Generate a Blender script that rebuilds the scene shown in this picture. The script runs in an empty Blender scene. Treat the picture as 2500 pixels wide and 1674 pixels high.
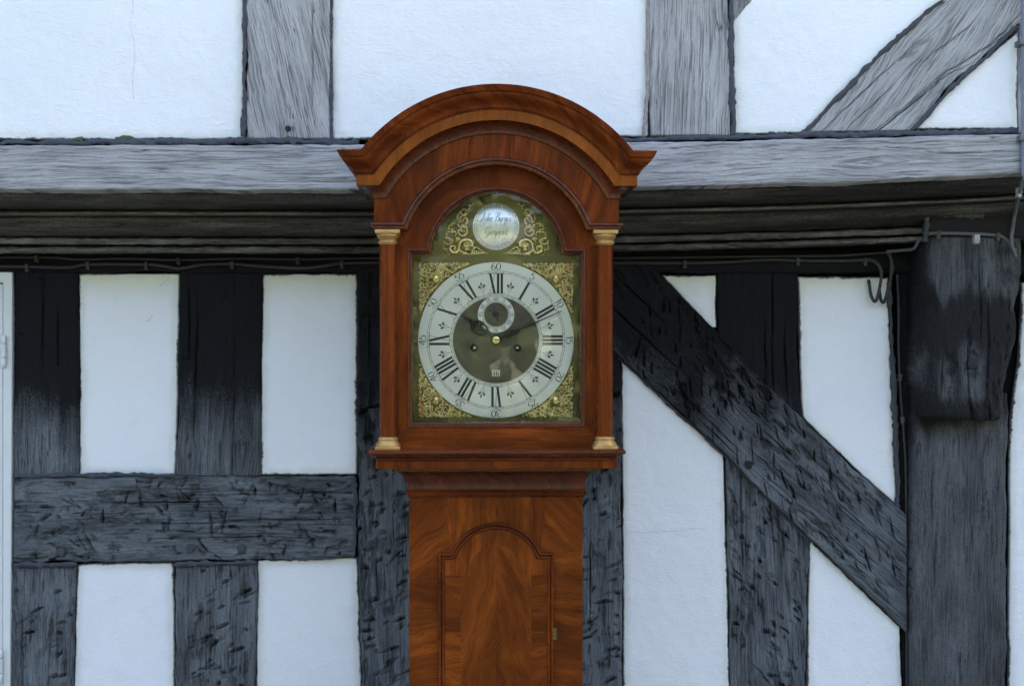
import bpy, bmesh, math, random
import numpy as np
from mathutils import Matrix, Vector
from mathutils.geometry import tessellate_polygon

scene = bpy.context.scene
COL = scene.collection
R = math.radians

# ------------------------------------------------------------------ camera
CAM_Z, CAM_D, FPX = 1.72, 2.70, 3506.0          # eye height, distance to the dial, focal length in photo pixels
cam_data = bpy.data.cameras.new("camera")
cam = bpy.data.objects.new("camera", cam_data)
COL.objects.link(cam)
cam.location = (0.0, -CAM_D, CAM_Z)
cam.rotation_euler = (R(90), 0, 0)
cam_data.sensor_width = 36.0
cam_data.lens = 36.0 * FPX / 2500.0
cam_data.clip_start = 0.02
cam_data.clip_end = 600.0
scene.camera = cam

# ------------------------------------------------------------------ sky, sun, exposure (open shade: the sun is behind the house)
SUN_EL, SUN_AZ = R(36), R(18)
world = bpy.data.worlds.new("World")
scene.world = world
world.use_nodes = True
wnt = world.node_tree
wnt.nodes.clear()
sky = wnt.nodes.new("ShaderNodeTexSky")
sky.sky_type = 'NISHITA'
sky.sun_disc = False
sky.sun_elevation = SUN_EL
sky.sun_rotation = SUN_AZ
sky.air_density = 0.7
sky.dust_density = 8.0
sky.ozone_density = 0.0
bg = wnt.nodes.new("ShaderNodeBackground")
bg.inputs["Strength"].default_value = 0.15
wout = wnt.nodes.new("ShaderNodeOutputWorld")
wnt.links.new(sky.outputs[0], bg.inputs["Color"])
wnt.links.new(bg.outputs[0], wout.inputs["Surface"])

sun_data = bpy.data.lights.new("sun", 'SUN')
sun_data.energy = 3.0
sun_data.angle = R(0.53)
sun_data.color = (1.0, 0.94, 0.86)
sun = bpy.data.objects.new("sun", sun_data)
COL.objects.link(sun)
sd = Vector((math.sin(SUN_AZ) * math.cos(SUN_EL), math.cos(SUN_AZ) * math.cos(SUN_EL), math.sin(SUN_EL)))
sun.rotation_euler = (-sd).to_track_quat('-Z', 'Y').to_euler()
sun.location = (0, 8, 12)

scene.view_settings.view_transform = 'Standard'
scene.view_settings.look = 'None'
scene.view_settings.gamma = 1.0
scene.view_settings.exposure = 3.15
scene.render.engine = 'CYCLES'
scene.cycles.use_denoising = True
scene.cycles.max_bounces = 4
scene.cycles.diffuse_bounces = 2
scene.cycles.glossy_bounces = 3
scene.cycles.adaptive_threshold = 0.02
scene.cycles.transparent_max_bounces = 12

# ------------------------------------------------------------------ helpers: objects
def P(u, v, y):
    """photo measurement (u, v) of a point whose distance behind the dial plane is y -> world point"""
    k = (CAM_D + y) / FPX
    return ((u - 1250.0) * k, y, CAM_Z - (v - 837.0) * k)

def thing(name, label, cat, loc=(0, 0, 0), group=None):
    o = bpy.data.objects.new(name, None)
    COL.objects.link(o)
    o.location = loc
    o.empty_display_size = 0.1
    o['label'] = label
    o['category'] = cat
    if group:
        o['group'] = group
    return o

def put(name, me, mat, parent=None, label=None, kind=None):
    o = bpy.data.objects.new(name, me)
    COL.objects.link(o)
    if mat is not None and not me.materials:
        me.materials.append(mat)
    if parent is not None:
        o.parent = parent
        if parent.type == 'EMPTY':
            o.matrix_parent_inverse = Matrix.Translation(-Vector(parent.location))
    if label:
        o['label'] = label
    if kind:
        o['kind'] = kind
    return o

# ------------------------------------------------------------------ helpers: noise in numpy
def _hash(ix, iy, seed):
    h = (ix.astype(np.int64) * 374761393 + iy.astype(np.int64) * 668265263 + int(seed) * 1442695041) & 0xFFFFFFFF
    h = ((h ^ (h >> 13)) * 1274126177) & 0xFFFFFFFF
    h = h ^ (h >> 16)
    return (h & 0xFFFFFF) / float(0xFFFFFF)

def vn(x, y, seed=0):
    x = np.asarray(x, float); y = np.asarray(y, float)
    x, y = np.broadcast_arrays(x, y)
    ix, iy = np.floor(x), np.floor(y)
    fx, fy = x - ix, y - iy
    fx = fx * fx * (3 - 2 * fx); fy = fy * fy * (3 - 2 * fy)
    a = _hash(ix, iy, seed); b = _hash(ix + 1, iy, seed)
    c = _hash(ix, iy + 1, seed); d = _hash(ix + 1, iy + 1, seed)
    return (a * (1 - fx) + b * fx) * (1 - fy) + (c * (1 - fx) + d * fx) * fy

def fbm(x, y, seed=0, octv=3):
    s, amp, tot = 0.0, 1.0, 0.0
    for k in range(octv):
        s = s + amp * vn(np.asarray(x) * 2 ** k, np.asarray(y) * 2 ** k, seed + 17 * k)
        tot += amp
        amp *= 0.5
    return s / tot

def sstep(a, b, x):
    t = np.clip((x - a) / (b - a), 0, 1)
    return t * t * (3 - 2 * t)

# ------------------------------------------------------------------ helpers: meshes
def fast_mesh(name, co, quads, gc=None, extra=None, smooth=True, sharp=None):
    me = bpy.data.meshes.new(name)
    n, q = len(co), len(quads)
    me.vertices.add(n)
    me.vertices.foreach_set("co", np.ascontiguousarray(co, dtype=np.float32).ravel())
    me.loops.add(q * 4)
    me.loops.foreach_set("vertex_index", np.ascontiguousarray(quads, dtype=np.int32).ravel())
    me.polygons.add(q)
    me.polygons.foreach_set("loop_start", np.arange(0, q * 4, 4, dtype=np.int32))
    if gc is not None:
        at = me.attributes.new("gc", 'FLOAT_VECTOR', 'POINT')
        at.data.foreach_set("vector", np.ascontiguousarray(gc, dtype=np.float32).ravel())
    if extra:
        for k, arr in extra.items():
            at = me.attributes.new(k, 'FLOAT', 'POINT')
            at.data.foreach_set("value", np.ascontiguousarray(arr, dtype=np.float32).ravel())
    me.update(calc_edges=True)
    me.validate()
    if smooth:
        me.shade_smooth()
        if sharp:
            me.set_sharp_from_angle(angle=R(sharp))
    return me

def grid_quads(nr, nc, flip=False, close=False):
    i = np.arange(nr - 1)[:, None]
    j = np.arange(nc if close else nc - 1)[None, :]
    j2 = (j + 1) % nc
    a = i * nc + j; b = i * nc + j2; c = (i + 1) * nc + j2; d = (i + 1) * nc + j
    q = np.stack([a, b, c, d], -1).reshape(-1, 4)
    return q[:, ::-1] if flip else q

class MB:
    """collects shapes into ONE mesh; gc = coordinates along / across the grain"""
    def __init__(self):
        self.v, self.f, self.g = [], [], []
    def add(self, co, faces, gc=None):
        o = len(self.v)
        self.v.extend([tuple(map(float, c)) for c in co])
        self.f.extend([tuple(int(i) + o for i in f) for f in faces])
        if gc is None:
            gc = [(c[2], c[0], c[1]) for c in co]
        self.g.extend([tuple(map(float, c)) for c in gc])
        return self
    def grid(self, arr, flip=False, close=False, gc=None):
        arr = np.asarray(arr, float)
        nr, nc = arr.shape[:2]
        q = grid_quads(nr, nc, flip, close)
        g = None if gc is None else np.asarray(gc, float).reshape(-1, 3)
        return self.add(arr.reshape(-1, 3), q, g)
    def box(self, x0, x1, y0, y1, z0, z1, grain='z', b=0.0):
        bm = bmesh.new()
        bmesh.ops.create_cube(bm, size=1.0)
        for v in bm.verts:
            v.co = Vector(((x0 + x1) / 2 + v.co.x * (x1 - x0), (y0 + y1) / 2 + v.co.y * (y1 - y0), (z0 + z1) / 2 + v.co.z * (z1 - z0)))
        if b > 0:
            bmesh.ops.bevel(bm, geom=list(bm.edges), offset=b, segments=2, profile=0.6, affect='EDGES')
        bm.verts.ensure_lookup_table()
        bm.verts.index_update()
        co = [tuple(v.co) for v in bm.verts]
        fs = [[v.index for v in f.verts] for f in bm.faces]
        bm.free()
        g = {'z': lambda c: (c[2], c[0], c[1]), 'x': lambda c: (c[0], c[2], c[1]), 'y': lambda c: (c[1], c[0], c[2])}[grain]
        return self.add(co, fs, [g(c) for c in co])
    def tube(self, pts, rad, seg=6, cap=True):
        pts = np.asarray(pts, float)
        n = len(pts)
        rad = np.broadcast_to(np.asarray(rad, float), (n,))
        tan = np.gradient(pts, axis=0)
        tan /= np.maximum(np.linalg.norm(tan, axis=1)[:, None], 1e-9)
        ref = np.array([0.0, 1.0, 0.0])
        if abs(np.mean(np.abs(tan @ ref))) > 0.8:
            ref = np.array([1.0, 0.0, 0.0])
        s = np.cross(tan, ref)
        s /= np.maximum(np.linalg.norm(s, axis=1)[:, None], 1e-9)
        t = np.cross(s, tan)
        a = np.linspace(0, 2 * math.pi, seg, endpoint=False)
        ring = pts[:, None, :] + rad[:, None, None] * (np.cos(a)[None, :, None] * s[:, None, :] + np.sin(a)[None, :, None] * t[:, None, :])
        L = np.concatenate([[0], np.cumsum(np.linalg.norm(np.diff(pts, axis=0), axis=1))])
        gc = np.stack(np.broadcast_arrays(L[:, None], (a * 0.01)[None, :], np.zeros((n, seg))), -1)
        o = len(self.v)
        self.grid(ring, close=True, gc=gc)
        if cap:
            self.f.append(tuple(o + i for i in range(seg)))
            self.f.append(tuple(o + (n - 1) * seg + i for i in reversed(range(seg))))
        return self
    def lathe(self, prof, cx, cy, axis='z', seg=24, cz=0.0):
        """prof: list of (radius, height along the axis)"""
        a = np.linspace(0, 2 * math.pi, seg, endpoint=False)
        pr = np.asarray(prof, float)
        r, h = pr[:, 0][:, None], pr[:, 1][:, None]
        if axis == 'z':
            arr = np.stack(np.broadcast_arrays(cx + r * np.cos(a), cy + r * np.sin(a), h), -1)
        else:
            arr = np.stack(np.broadcast_arrays(cx + r * np.cos(a), h, cz + r * np.sin(a)), -1)
        gc = np.stack(np.broadcast_arrays(h, (a * 0.015)[None, :], 0 * a[None, :] + 0 * h), -1)
        o = len(self.v)
        self.grid(arr, close=True, gc=gc)
        n = len(pr)
        self.f.append(tuple(o + i for i in range(seg)))
        self.f.append(tuple(o + (n - 1) * seg + i for i in reversed(range(seg))))
        return self
    def ball(self, c, r, seg=8, sq=(1, 1, 1)):
        th = np.linspace(0.02, math.pi - 0.02, max(4, seg // 2 + 1))[:, None]
        a = np.linspace(0, 2 * math.pi, seg, endpoint=False)[None, :]
        arr = np.stack(np.broadcast_arrays(c[0] + sq[0] * r * np.sin(th) * np.cos(a), c[1] + sq[1] * r * np.sin(th) * np.sin(a), c[2] + sq[2] * r * np.cos(th)), -1)
        return self.grid(arr, close=True)
    def plate(self, outer, y0, y1, holes=(), grain='z'):
        """flat plate in the xz plane between y0 (front) and y1 (back), with holes"""
        loops = [list(outer)] + [list(h) for h in holes]
        flat = [Vector((p[0], p[1], 0)) for lp in loops for p in lp]
        tris = tessellate_polygon([[Vector((p[0], p[1], 0)) for p in lp] for lp in loops])
        n = len(flat)
        co = [(p.x, y0, p.y) for p in flat] + [(p.x, y1, p.y) for p in flat]
        fs = []
        for t in tris:
            a, b, c = (flat[i] for i in t)
            ccw = (b - a).cross(c - a).z > 0
            tt = t if ccw else t[::-1]
            fs.append(tuple(tt))
            fs.append(tuple(i + n for i in tt[::-1]))
        o = 0
        for lp in loops:
            m = len(lp)
            for i in range(m):
                j = (i + 1) % m
                fs.append((o + i, o + i + n, o + j + n, o + j))
            o += m
        g = {'z': lambda c: (c[2], c[0], c[1]), 'x': lambda c: (c[0], c[2], c[1])}[grain]
        return self.add(co, fs, [g(c) for c in co])
    def ribbon(self, pts, w, fy, close=False):
        """flat stroke in the xz plane; w half widths; fy(x, z) -> y"""
        pts = np.asarray(pts, float)
        n = len(pts)
        if close:
            tan = np.roll(pts, -1, 0) - np.roll(pts, 1, 0)
        else:
            tan = np.gradient(pts, axis=0)
        tan /= np.maximum(np.linalg.norm(tan, axis=1)[:, None], 1e-9)
        nor = np.stack([-tan[:, 1], tan[:, 0]], -1)
        w = np.broadcast_to(np.asarray(w, float), (n,))[:, None]
        A, B = pts + nor * w, pts - nor * w
        co = [(p[0], fy(p[0], p[1]), p[1]) for p in A] + [(p[0], fy(p[0], p[1]), p[1]) for p in B]
        fs = [(i, (i + 1) % n, n + (i + 1) % n, n + i) for i in range(n if close else n - 1)]
        return self.add(co, fs)
    def mesh(self, name, smooth=True, sharp=35, flat=False, seed=None):
        me = bpy.data.meshes.new(name)
        me.from_pydata(self.v, [], self.f)
        g = np.asarray(self.g, dtype=np.float32)
        if seed is not None and len(g):
            g = g + np.array([seed * 1.37, seed * 0.73, seed * 0.29], dtype=np.float32)
        at = me.attributes.new("gc", 'FLOAT_VECTOR', 'POINT')
        at.data.foreach_set("vector", g.ravel())
        me.update()
        me.validate()
        if not flat:
            bm = bmesh.new(); bm.from_mesh(me)
            bmesh.ops.recalc_face_normals(bm, faces=bm.faces)
            bm.to_mesh(me); bm.free()
        if smooth:
            me.shade_smooth()
            if sharp:
                me.set_sharp_from_angle(angle=R(sharp))
        return me
    def build(self, name, mat, parent=None, label=None, kind=None, **kw):
        return put(name, self.mesh(name, **kw), mat, parent, label, kind)

def spline(pts, n=8, closed=False):
    """Catmull-Rom through the points"""
    p = np.asarray(pts, float)
    m = len(p)
    out = []
    rng = range(m if closed else m - 1)
    for i in rng:
        if closed:
            a, b, c, d = p[(i - 1) % m], p[i], p[(i + 1) % m], p[(i + 2) % m]
        else:
            a = p[i - 1] if i > 0 else 2 * p[0] - p[1]
            b, c = p[i], p[i + 1]
            d = p[i + 2] if i + 2 < m else 2 * p[-1] - p[-2]
        for k in range(n):
            t = k / n
            out.append(0.5 * ((2 * b) + (c - a) * t + (2 * a - 5 * b + 4 * c - d) * t * t + (3 * b - a - 3 * c + d) * t ** 3))
    if not closed:
        out.append(p[-1])
    return np.asarray(out)

def offset_loop(loop, d):
    """offset a closed counter-clockwise loop outwards by d (mitred)"""
    p = np.asarray(loop, float)
    e = np.roll(p, -1, 0) - p
    e /= np.linalg.norm(e, axis=1)[:, None]
    nrm = np.stack([e[:, 1], -e[:, 0]], -1)
    prev = np.roll(nrm, 1, 0)
    m = nrm + prev
    m /= np.maximum((m * m).sum(1)[:, None], 0.25)
    return p + 2 * m * d

# ------------------------------------------------------------------ helpers: materials
class NT:
    def __init__(self, name):
        self.m = bpy.data.materials.new(name)
        self.m.use_nodes = True
        self.t = self.m.node_tree
        self.t.nodes.clear()
        self.out = self.t.nodes.new("ShaderNodeOutputMaterial")
        self.b = self.t.nodes.new("ShaderNodeBsdfPrincipled")
        self.t.links.new(self.b.outputs[0], self.out.inputs[0])
    def setin(self, sock, val):
        if hasattr(val, 'is_linked') or hasattr(val, 'links'):
            self.t.links.new(val, sock)
        else:
            if isinstance(val, tuple) and len(val) == 3 and sock.type == 'RGBA':
                val = val + (1.0,)
            sock.default_value = val
    def n(self, typ, props=None, **ins):
        nd = self.t.nodes.new(typ)
        for k, v in (props or {}).items():
            setattr(nd, k, v)
        for k, v in ins.items():
            self.setin(nd.inputs[k.replace('_', ' ')], v)
        return nd
    def attr(self, name, out='Vector'):
        return self.n("ShaderNodeAttribute", {'attribute_name': name}).outputs[out]
    def obj(self):
        return self.n("ShaderNodeTexCoord").outputs['Object']
    def vmap(self, vec, scale=(1, 1, 1), loc=(0, 0, 0), rot=(0, 0, 0)):
        return self.n("ShaderNodeMapping", None, Vector=vec, Scale=scale, Location=loc, Rotation=rot).outputs[0]
    def noise(self, vec, scale=1.0, detail=3.0, rough=0.55, dist=0.0, out=0):
        return self.n("ShaderNodeTexNoise", None, Vector=vec, Scale=scale, Detail=detail, Roughness=rough, Distortion=dist).outputs[out]
    def ramp(self, fac, stops, interp='LINEAR'):
        nd = self.n("ShaderNodeValToRGB", None, Fac=fac)
        cr = nd.color_ramp
        cr.interpolation = interp
        while len(cr.elements) < len(stops):
            cr.elements.new(0.5)
        for e, (p, c) in zip(cr.elements, stops):
            e.position = p
            e.color = (c, c, c, 1) if isinstance(c, (int, float)) else tuple(c) + (1,)
        return nd.outputs[0]
    def mix(self, fac, a, b, mode='MIX'):
        nd = self.n("ShaderNodeMix", {'data_type': 'RGBA', 'blend_type': mode})
        self.setin(nd.inputs[0], fac)
        self.setin(nd.inputs[6], a)
        self.setin(nd.inputs[7], b)
        return nd.outputs[2]
    def math(self, op, a, b=0.0, c=0.0, clamp=False):
        nd = self.n("ShaderNodeMath", {'operation': op, 'use_clamp': clamp})
        self.setin(nd.inputs[0], a); self.setin(nd.inputs[1], b); self.setin(nd.inputs[2], c)
        return nd.outputs[0]
    def vadd(self, a, b):
        nd = self.n("ShaderNodeVectorMath", {'operation': 'ADD'})
        self.setin(nd.inputs[0], a); self.setin(nd.inputs[1], b)
        return nd.outputs[0]
    def vscale(self, a, s):
        nd = self.n("ShaderNodeVectorMath", {'operation': 'MULTIPLY'})
        self.setin(nd.inputs[0], a); self.setin(nd.inputs[1], s)
        return nd.outputs[0]
    def bump(self, h, strength=0.5, dist=0.001, normal=None):
        nd = self.n("ShaderNodeBump", None, Height=h, Strength=strength, Distance=dist)
        if normal is not None:
            self.t.links.new(normal, nd.inputs['Normal'])
        return nd.outputs[0]
    def set(self, **ins):
        for k, v in ins.items():
            self.setin(self.b.inputs[k.replace('_', ' ')], v)
        return self.m

def simple(name, col, rough=0.6, metal=0.0, var=0.15, scale=60.0, spec=0.5, bump=0.0, bscale=300.0):
    k = NT(name)
    co = k.obj()
    f = k.noise(co, scale, 4)
    c = k.mix(f, tuple(x * (1 - var) for x in col), tuple(min(1, x * (1 + var)) for x in col))
    k.set(Base_Color=c, Roughness=rough, Metallic=metal)
    k.b.inputs['Specular IOR Level'].default_value = spec
    if bump:
        k.set(Normal=k.bump(k.noise(co, bscale, 4), bump, 0.0006))
    return k.m

def oak(name, light, mid, dark, paint_col=(0.0055, 0.0055, 0.0062), warm=(1, 1, 1), crack=1.0, rough=0.75, grain=(13, 175), spec=0.3, lines=150):
    """weathered oak; grain runs along gc.x; 'paint' vertex attribute = how much old tar is left"""
    k = NT(name)
    g = k.attr('gc')
    w = k.noise(k.vmap(g, (3.0, 14, 1)), 1.0, 2.0, out=1)
    g2 = k.vadd(g, k.vscale(w, (0.0, 0.006, 0.0)))
    fib = k.noise(k.vmap(g2, (grain[0], grain[1], 7)), 1.0, 3.0, 0.6)              # short drying fissures
    fine = k.noise(k.vmap(g2, (60, 520, 7)), 1.0, 3.0, 0.65)
    blot = k.noise(k.vmap(g2, (5, 22, 3)), 1.0, 4.0, 0.6)
    spk = k.noise(k.vmap(g, (190, 300, 5)), 1.0, 3.0, 0.7)
    n2 = k.noise(k.vmap(g2, (3.4, 95, 13)), 1.0, 2.0, 0.5)
    cr = k.ramp(k.math('ABSOLUTE', k.math('SUBTRACT', n2, 0.5)), [(0.0, 1.0), (0.013 * crack + 0.001, 0.0)])
    gate = k.ramp(k.noise(k.vmap(g, (7, 25, 31)), 1.0, 2.0), [(0.46, 0.0), (0.6, 1.0)])
    cr = k.math('MULTIPLY', cr, gate)
    n3 = k.noise(k.vmap(g2, (4.5, lines, 21)), 1.0, 2.5, 0.55)
    ln = k.ramp(k.math('ABSOLUTE', k.math('SUBTRACT', n3, 0.5)), [(0.0, 1.0), (0.046, 0.0)])
    ln = k.math('MULTIPLY', ln, k.ramp(blot, [(0.30, 1.0), (0.62, 0.35)]))
    fis = k.math('MAXIMUM', k.math('MULTIPLY', k.ramp(fib, [(0.35, 1.0), (0.42, 0.0)]), 0.8), k.math('MULTIPLY', ln, 0.95))
    col = k.mix(k.ramp(blot, [(0.30, 0.0), (0.66, 1.0)]), mid, light)
    col = k.mix(k.ramp(fine, [(0.36, 0.62), (0.60, 0.0)]), col, mid)
    col = k.mix(k.math('MULTIPLY', fis, 0.80), col, dark)
    col = k.mix(k.math('MULTIPLY', k.ramp(spk, [(0.58, 0.0), (0.72, 1.0)]), 0.40), col, dark)
    col = k.mix(k.math('MULTIPLY', cr, 0.9), col, (dark[0] * 0.35, dark[1] * 0.35, dark[2] * 0.35))
    pm = k.attr('paint', 'Fac')
    pw = k.math('ADD', pm, k.math('MULTIPLY', k.math('SUBTRACT', fine, 0.5), 0.6))
    pw = k.math('ADD', pw, k.math('MULTIPLY', k.math('SUBTRACT', spk, 0.5), 0.9))
    pmask = k.ramp(pw, [(0.12, 0.0), (0.90, 1.0)])
    col = k.mix(pmask, col, paint_col)
    h = k.math('ADD', k.math('MULTIPLY', fine, 0.45), k.math('MULTIPLY', spk, 0.25))
    h = k.math('SUBTRACT', h, k.math('MULTIPLY', k.math('MAXIMUM', cr, fis), 0.9))
    k.set(Base_Color=col, Roughness=rough, Normal=k.bump(h, 0.8, 0.0014))
    k.b.inputs['Specular IOR Level'].default_value = spec
    return k.m

def veneer(name, light, dark, rough=0.28, streak=(3, 55), figure=0.5, coat=0.25, bands=0.5, tint=False, spec=0.07):
    """polished walnut / mahogany; grain along gc.x"""
    k = NT(name)
    g = k.attr('gc')
    w = k.noise(k.vmap(g, (5, 9, 5)), 1.0, 3.0, out=1)
    g2 = k.vadd(g, k.vscale(w, (0.0, 0.05 * figure, 0.0)))
    st = k.noise(k.vmap(g2, (streak[0], streak[1], 9)), 1.0, 5.0, 0.6)
    pore = k.noise(k.vmap(g2, (40, 700, 9)), 1.0, 2.0, 0.6)
    big = k.noise(k.vmap(g2, (6, 10, 3)), 1.0, 3.0)
    col = k.mix(k.ramp(st, [(0.28, 0.0), (0.72, 1.0)]), dark, light)
    col = k.mix(k.math('MULTIPLY', k.ramp(big, [(0.34, 1.0), (0.62, 0.0)]), bands), col, dark)
    col = k.mix(k.math('MULTIPLY', k.ramp(pore, [(0.36, 1.0), (0.5, 0.0)]), 0.45), col, tuple(x * 0.35 for x in dark))
    rnd = k.n('ShaderNodeObjectInfo').outputs['Random']
    col = k.mix(1.0, col, k.ramp(rnd, [(0.0, 0.80), (1.0, 1.0)]), 'MULTIPLY') if tint else col
    smudge = k.noise(k.obj(), 23.0, 4.0)
    rg = k.math('ADD', k.math('MULTIPLY', smudge, 0.22), rough - 0.11)
    k.set(Base_Color=col, Roughness=rg, Normal=k.bump(k.math('ADD', pore, k.math('MULTIPLY', st, 0.6)), 0.12, 0.0004))
    k.b.inputs['Coat Weight'].default_value = coat * 0.08
    k.b.inputs['Coat Roughness'].default_value = 0.18
    k.b.inputs['Specular IOR Level'].default_value = spec
    return k.m

# ------------------------------------------------------------------ materials
M = {}
M['oak_up'] = oak("weathered_oak_silver", (0.455, 0.450, 0.440), (0.30, 0.297, 0.290), (0.055, 0.054, 0.053), crack=1.0, grain=(9, 250))
M['oak_low'] = oak("weathered_oak_tarred", (0.178, 0.198, 0.208), (0.078, 0.086, 0.091), (0.008, 0.008, 0.0085), crack=1.1, spec=0.18)
M['oak_mould'] = oak("weathered_oak_moulding", (0.26, 0.255, 0.225), (0.066, 0.060, 0.046), (0.014, 0.012, 0.010), paint_col=(0.009, 0.008, 0.006), grain=(9, 160))
M['oak_corner'] = oak("weathered_oak_corner", (0.125, 0.135, 0.140), (0.050, 0.053, 0.055), (0.008, 0.008, 0.009), crack=1.2)
M['peg'] = simple("oak_peg_wood", (0.045, 0.048, 0.052), 0.8, var=0.4, scale=150, bump=0.6)
M['mastic'] = simple("tar_mastic", (0.035, 0.040, 0.052), 0.62, var=0.35, scale=90, bump=0.5, bscale=200)
M['peg_black'] = simple('tarred_peg', (0.014, 0.014, 0.015), 0.8, var=0.4, scale=150, bump=0.5)
M['gap'] = simple("dark_void", (0.012, 0.011, 0.010), 0.9, var=0.2)
M['lead'] = simple("lead_flashing", (0.055, 0.068, 0.068), 0.6, metal=0.2, var=0.45, scale=35, bump=0.4, bscale=90)
M['cable_dark'] = simple("dark_cable_sheath", (0.028, 0.028, 0.025), 0.6, var=0.2)
M['cable_grey'] = simple("grey_cable_sheath", (0.105, 0.115, 0.12), 0.5, var=0.15)
M['clip_white'] = simple("white_plastic_clip", (0.45, 0.46, 0.42), 0.5)
M['clip_brown'] = simple("rusty_clip", (0.075, 0.058, 0.048), 0.7, var=0.4)
M['joinery'] = simple("white_gloss_paint", (0.66, 0.68, 0.66), 0.38, var=0.04, scale=30)
M['brick'] = simple("plinth_stone", (0.26, 0.24, 0.21), 0.9, var=0.3, scale=30, bump=0.6, bscale=120)
M['moss'] = simple("moss", (0.07, 0.085, 0.03), 0.95, var=0.4, bump=0.5)

def plaster_mat():
    k = NT("limewashed_plaster")
    co = k.obj()
    ed = k.attr('edge', 'Fac')
    big = k.noise(co, 3.5, 3.0)
    mid = k.noise(co, 22.0, 4.0)
    fine = k.noise(co, 190.0, 3.0, 0.6)
    strokes = k.noise(k.vmap(co, (24, 24, 52), rot=(0, R(28), 0)), 1.0, 3.0, 0.6, 2.6)
    base = k.mix(big, (0.745, 0.765, 0.755), (0.83, 0.835, 0.83))
    base = k.mix(k.ramp(mid, [(0.60, 0.0), (0.8, 0.30)]), base, (0.66, 0.67, 0.62))
    # ragged yellowish tint along the panel heads, fading with metres below the head
    st = k.math('SUBTRACT', k.attr('head_tint', 'Fac'), k.math('MULTIPLY', k.noise(co, 16.0, 4.0), 0.030))
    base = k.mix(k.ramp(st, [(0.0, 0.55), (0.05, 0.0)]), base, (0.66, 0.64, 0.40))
    # specks of dirt
    sp = k.noise(co, 75.0, 2.0, 0.5)
    base = k.mix(k.ramp(sp, [(0.765, 0.0), (0.80, 0.45)]), base, (0.30, 0.29, 0.26))
    # ragged slop of old tar and algae where the plaster meets the timber ('edge' = metres from the outline)
    rag = k.noise(co, 70.0, 5.0, 0.7)
    rag2 = k.noise(co, 30.0, 3.0)
    stretch = k.ramp(k.noise(co, 9.0, 3.0), [(0.40, 0.12), (0.62, 1.0)])
    d = k.math('SUBTRACT', ed, k.math('MULTIPLY', k.math('MULTIPLY', k.ramp(rag, [(0.35, 0.0), (0.80, 1.0)]), stretch), 0.0085))
    base = k.mix(k.ramp(k.math('SUBTRACT', ed, k.math('MULTIPLY', rag2, 0.022)), [(0.0, 0.25), (0.010, 0.0)]), base, (0.50, 0.49, 0.34))
    base = k.mix(k.ramp(d, [(0.0, 0.92), (0.0016, 0.0)]), base, (0.035, 0.034, 0.034))
    bn = k.bump(k.math('ADD', k.math('MULTIPLY', fine, 0.5), k.math('MULTIPLY', strokes, 0.9)), 0.6, 0.0020)
    bn = k.bump(mid, 0.5, 0.005, bn)
    k.set(Base_Color=base, Roughness=0.85, Normal=bn)
    k.b.inputs['Specular IOR Level'].default_value = 0.25
    return k.m
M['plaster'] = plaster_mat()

def grass_mat():
    k = NT("lawn")
    co = k.obj()
    f = k.noise(co, 1.2, 5.0); f2 = k.noise(co, 40.0, 4.0)
    c = k.mix(f, (0.07, 0.100, 0.028), (0.11, 0.14, 0.05))
    c = k.mix(k.math('MULTIPLY', f2, 0.5), c, (0.05, 0.07, 0.02))
    k.set(Base_Color=c, Roughness=0.9, Normal=k.bump(f2, 0.8, 0.02))
    return k.m
M['grass'] = grass_mat()
M['leaf'] = simple("hedge_leaf", (0.045, 0.064, 0.020), 0.55, var=0.45, scale=0.9)
M['bark'] = simple("bark", (0.10, 0.085, 0.065), 0.9, var=0.3, scale=12)

# ------------------------------------------------------------------ the ground and the trees the glass reflects
gm = MB()
xs = np.concatenate([[-150, -60, -25], np.linspace(-12, 12, 25), [25, 60, 150]])
ys = np.concatenate([[-150, -60, -30], np.linspace(-20, 4, 25), [12, 40, 150]])
gx, gy = np.meshgrid(xs, ys)
gz = 0.25 * fbm(gx * 0.12, gy * 0.12, 3) * sstep(4, 14, np.abs(gy + 1.0)) - 0.02
gz = np.where(np.abs(gy - 2.5) < 6, -0.004, gz)
gm.grid(np.stack([gx, gy, gz], -1))
gnd = gm.build('ground', M['grass'], smooth=True, sharp=None)
gnd['kind'] = 'structure'

b_ = MB()
b_.box(-9, 9, -8.2, 0.7, -0.10, 0.012, b=0.01)  # unseen gravel court, added for a neutral bounce of light
ter = b_.build('bounce_terrace', simple('bounce_gravel', (0.17, 0.165, 0.15), 0.9, var=0.25, scale=60, bump=0.8, bscale=160))
ter['kind'] = 'structure'

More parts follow.
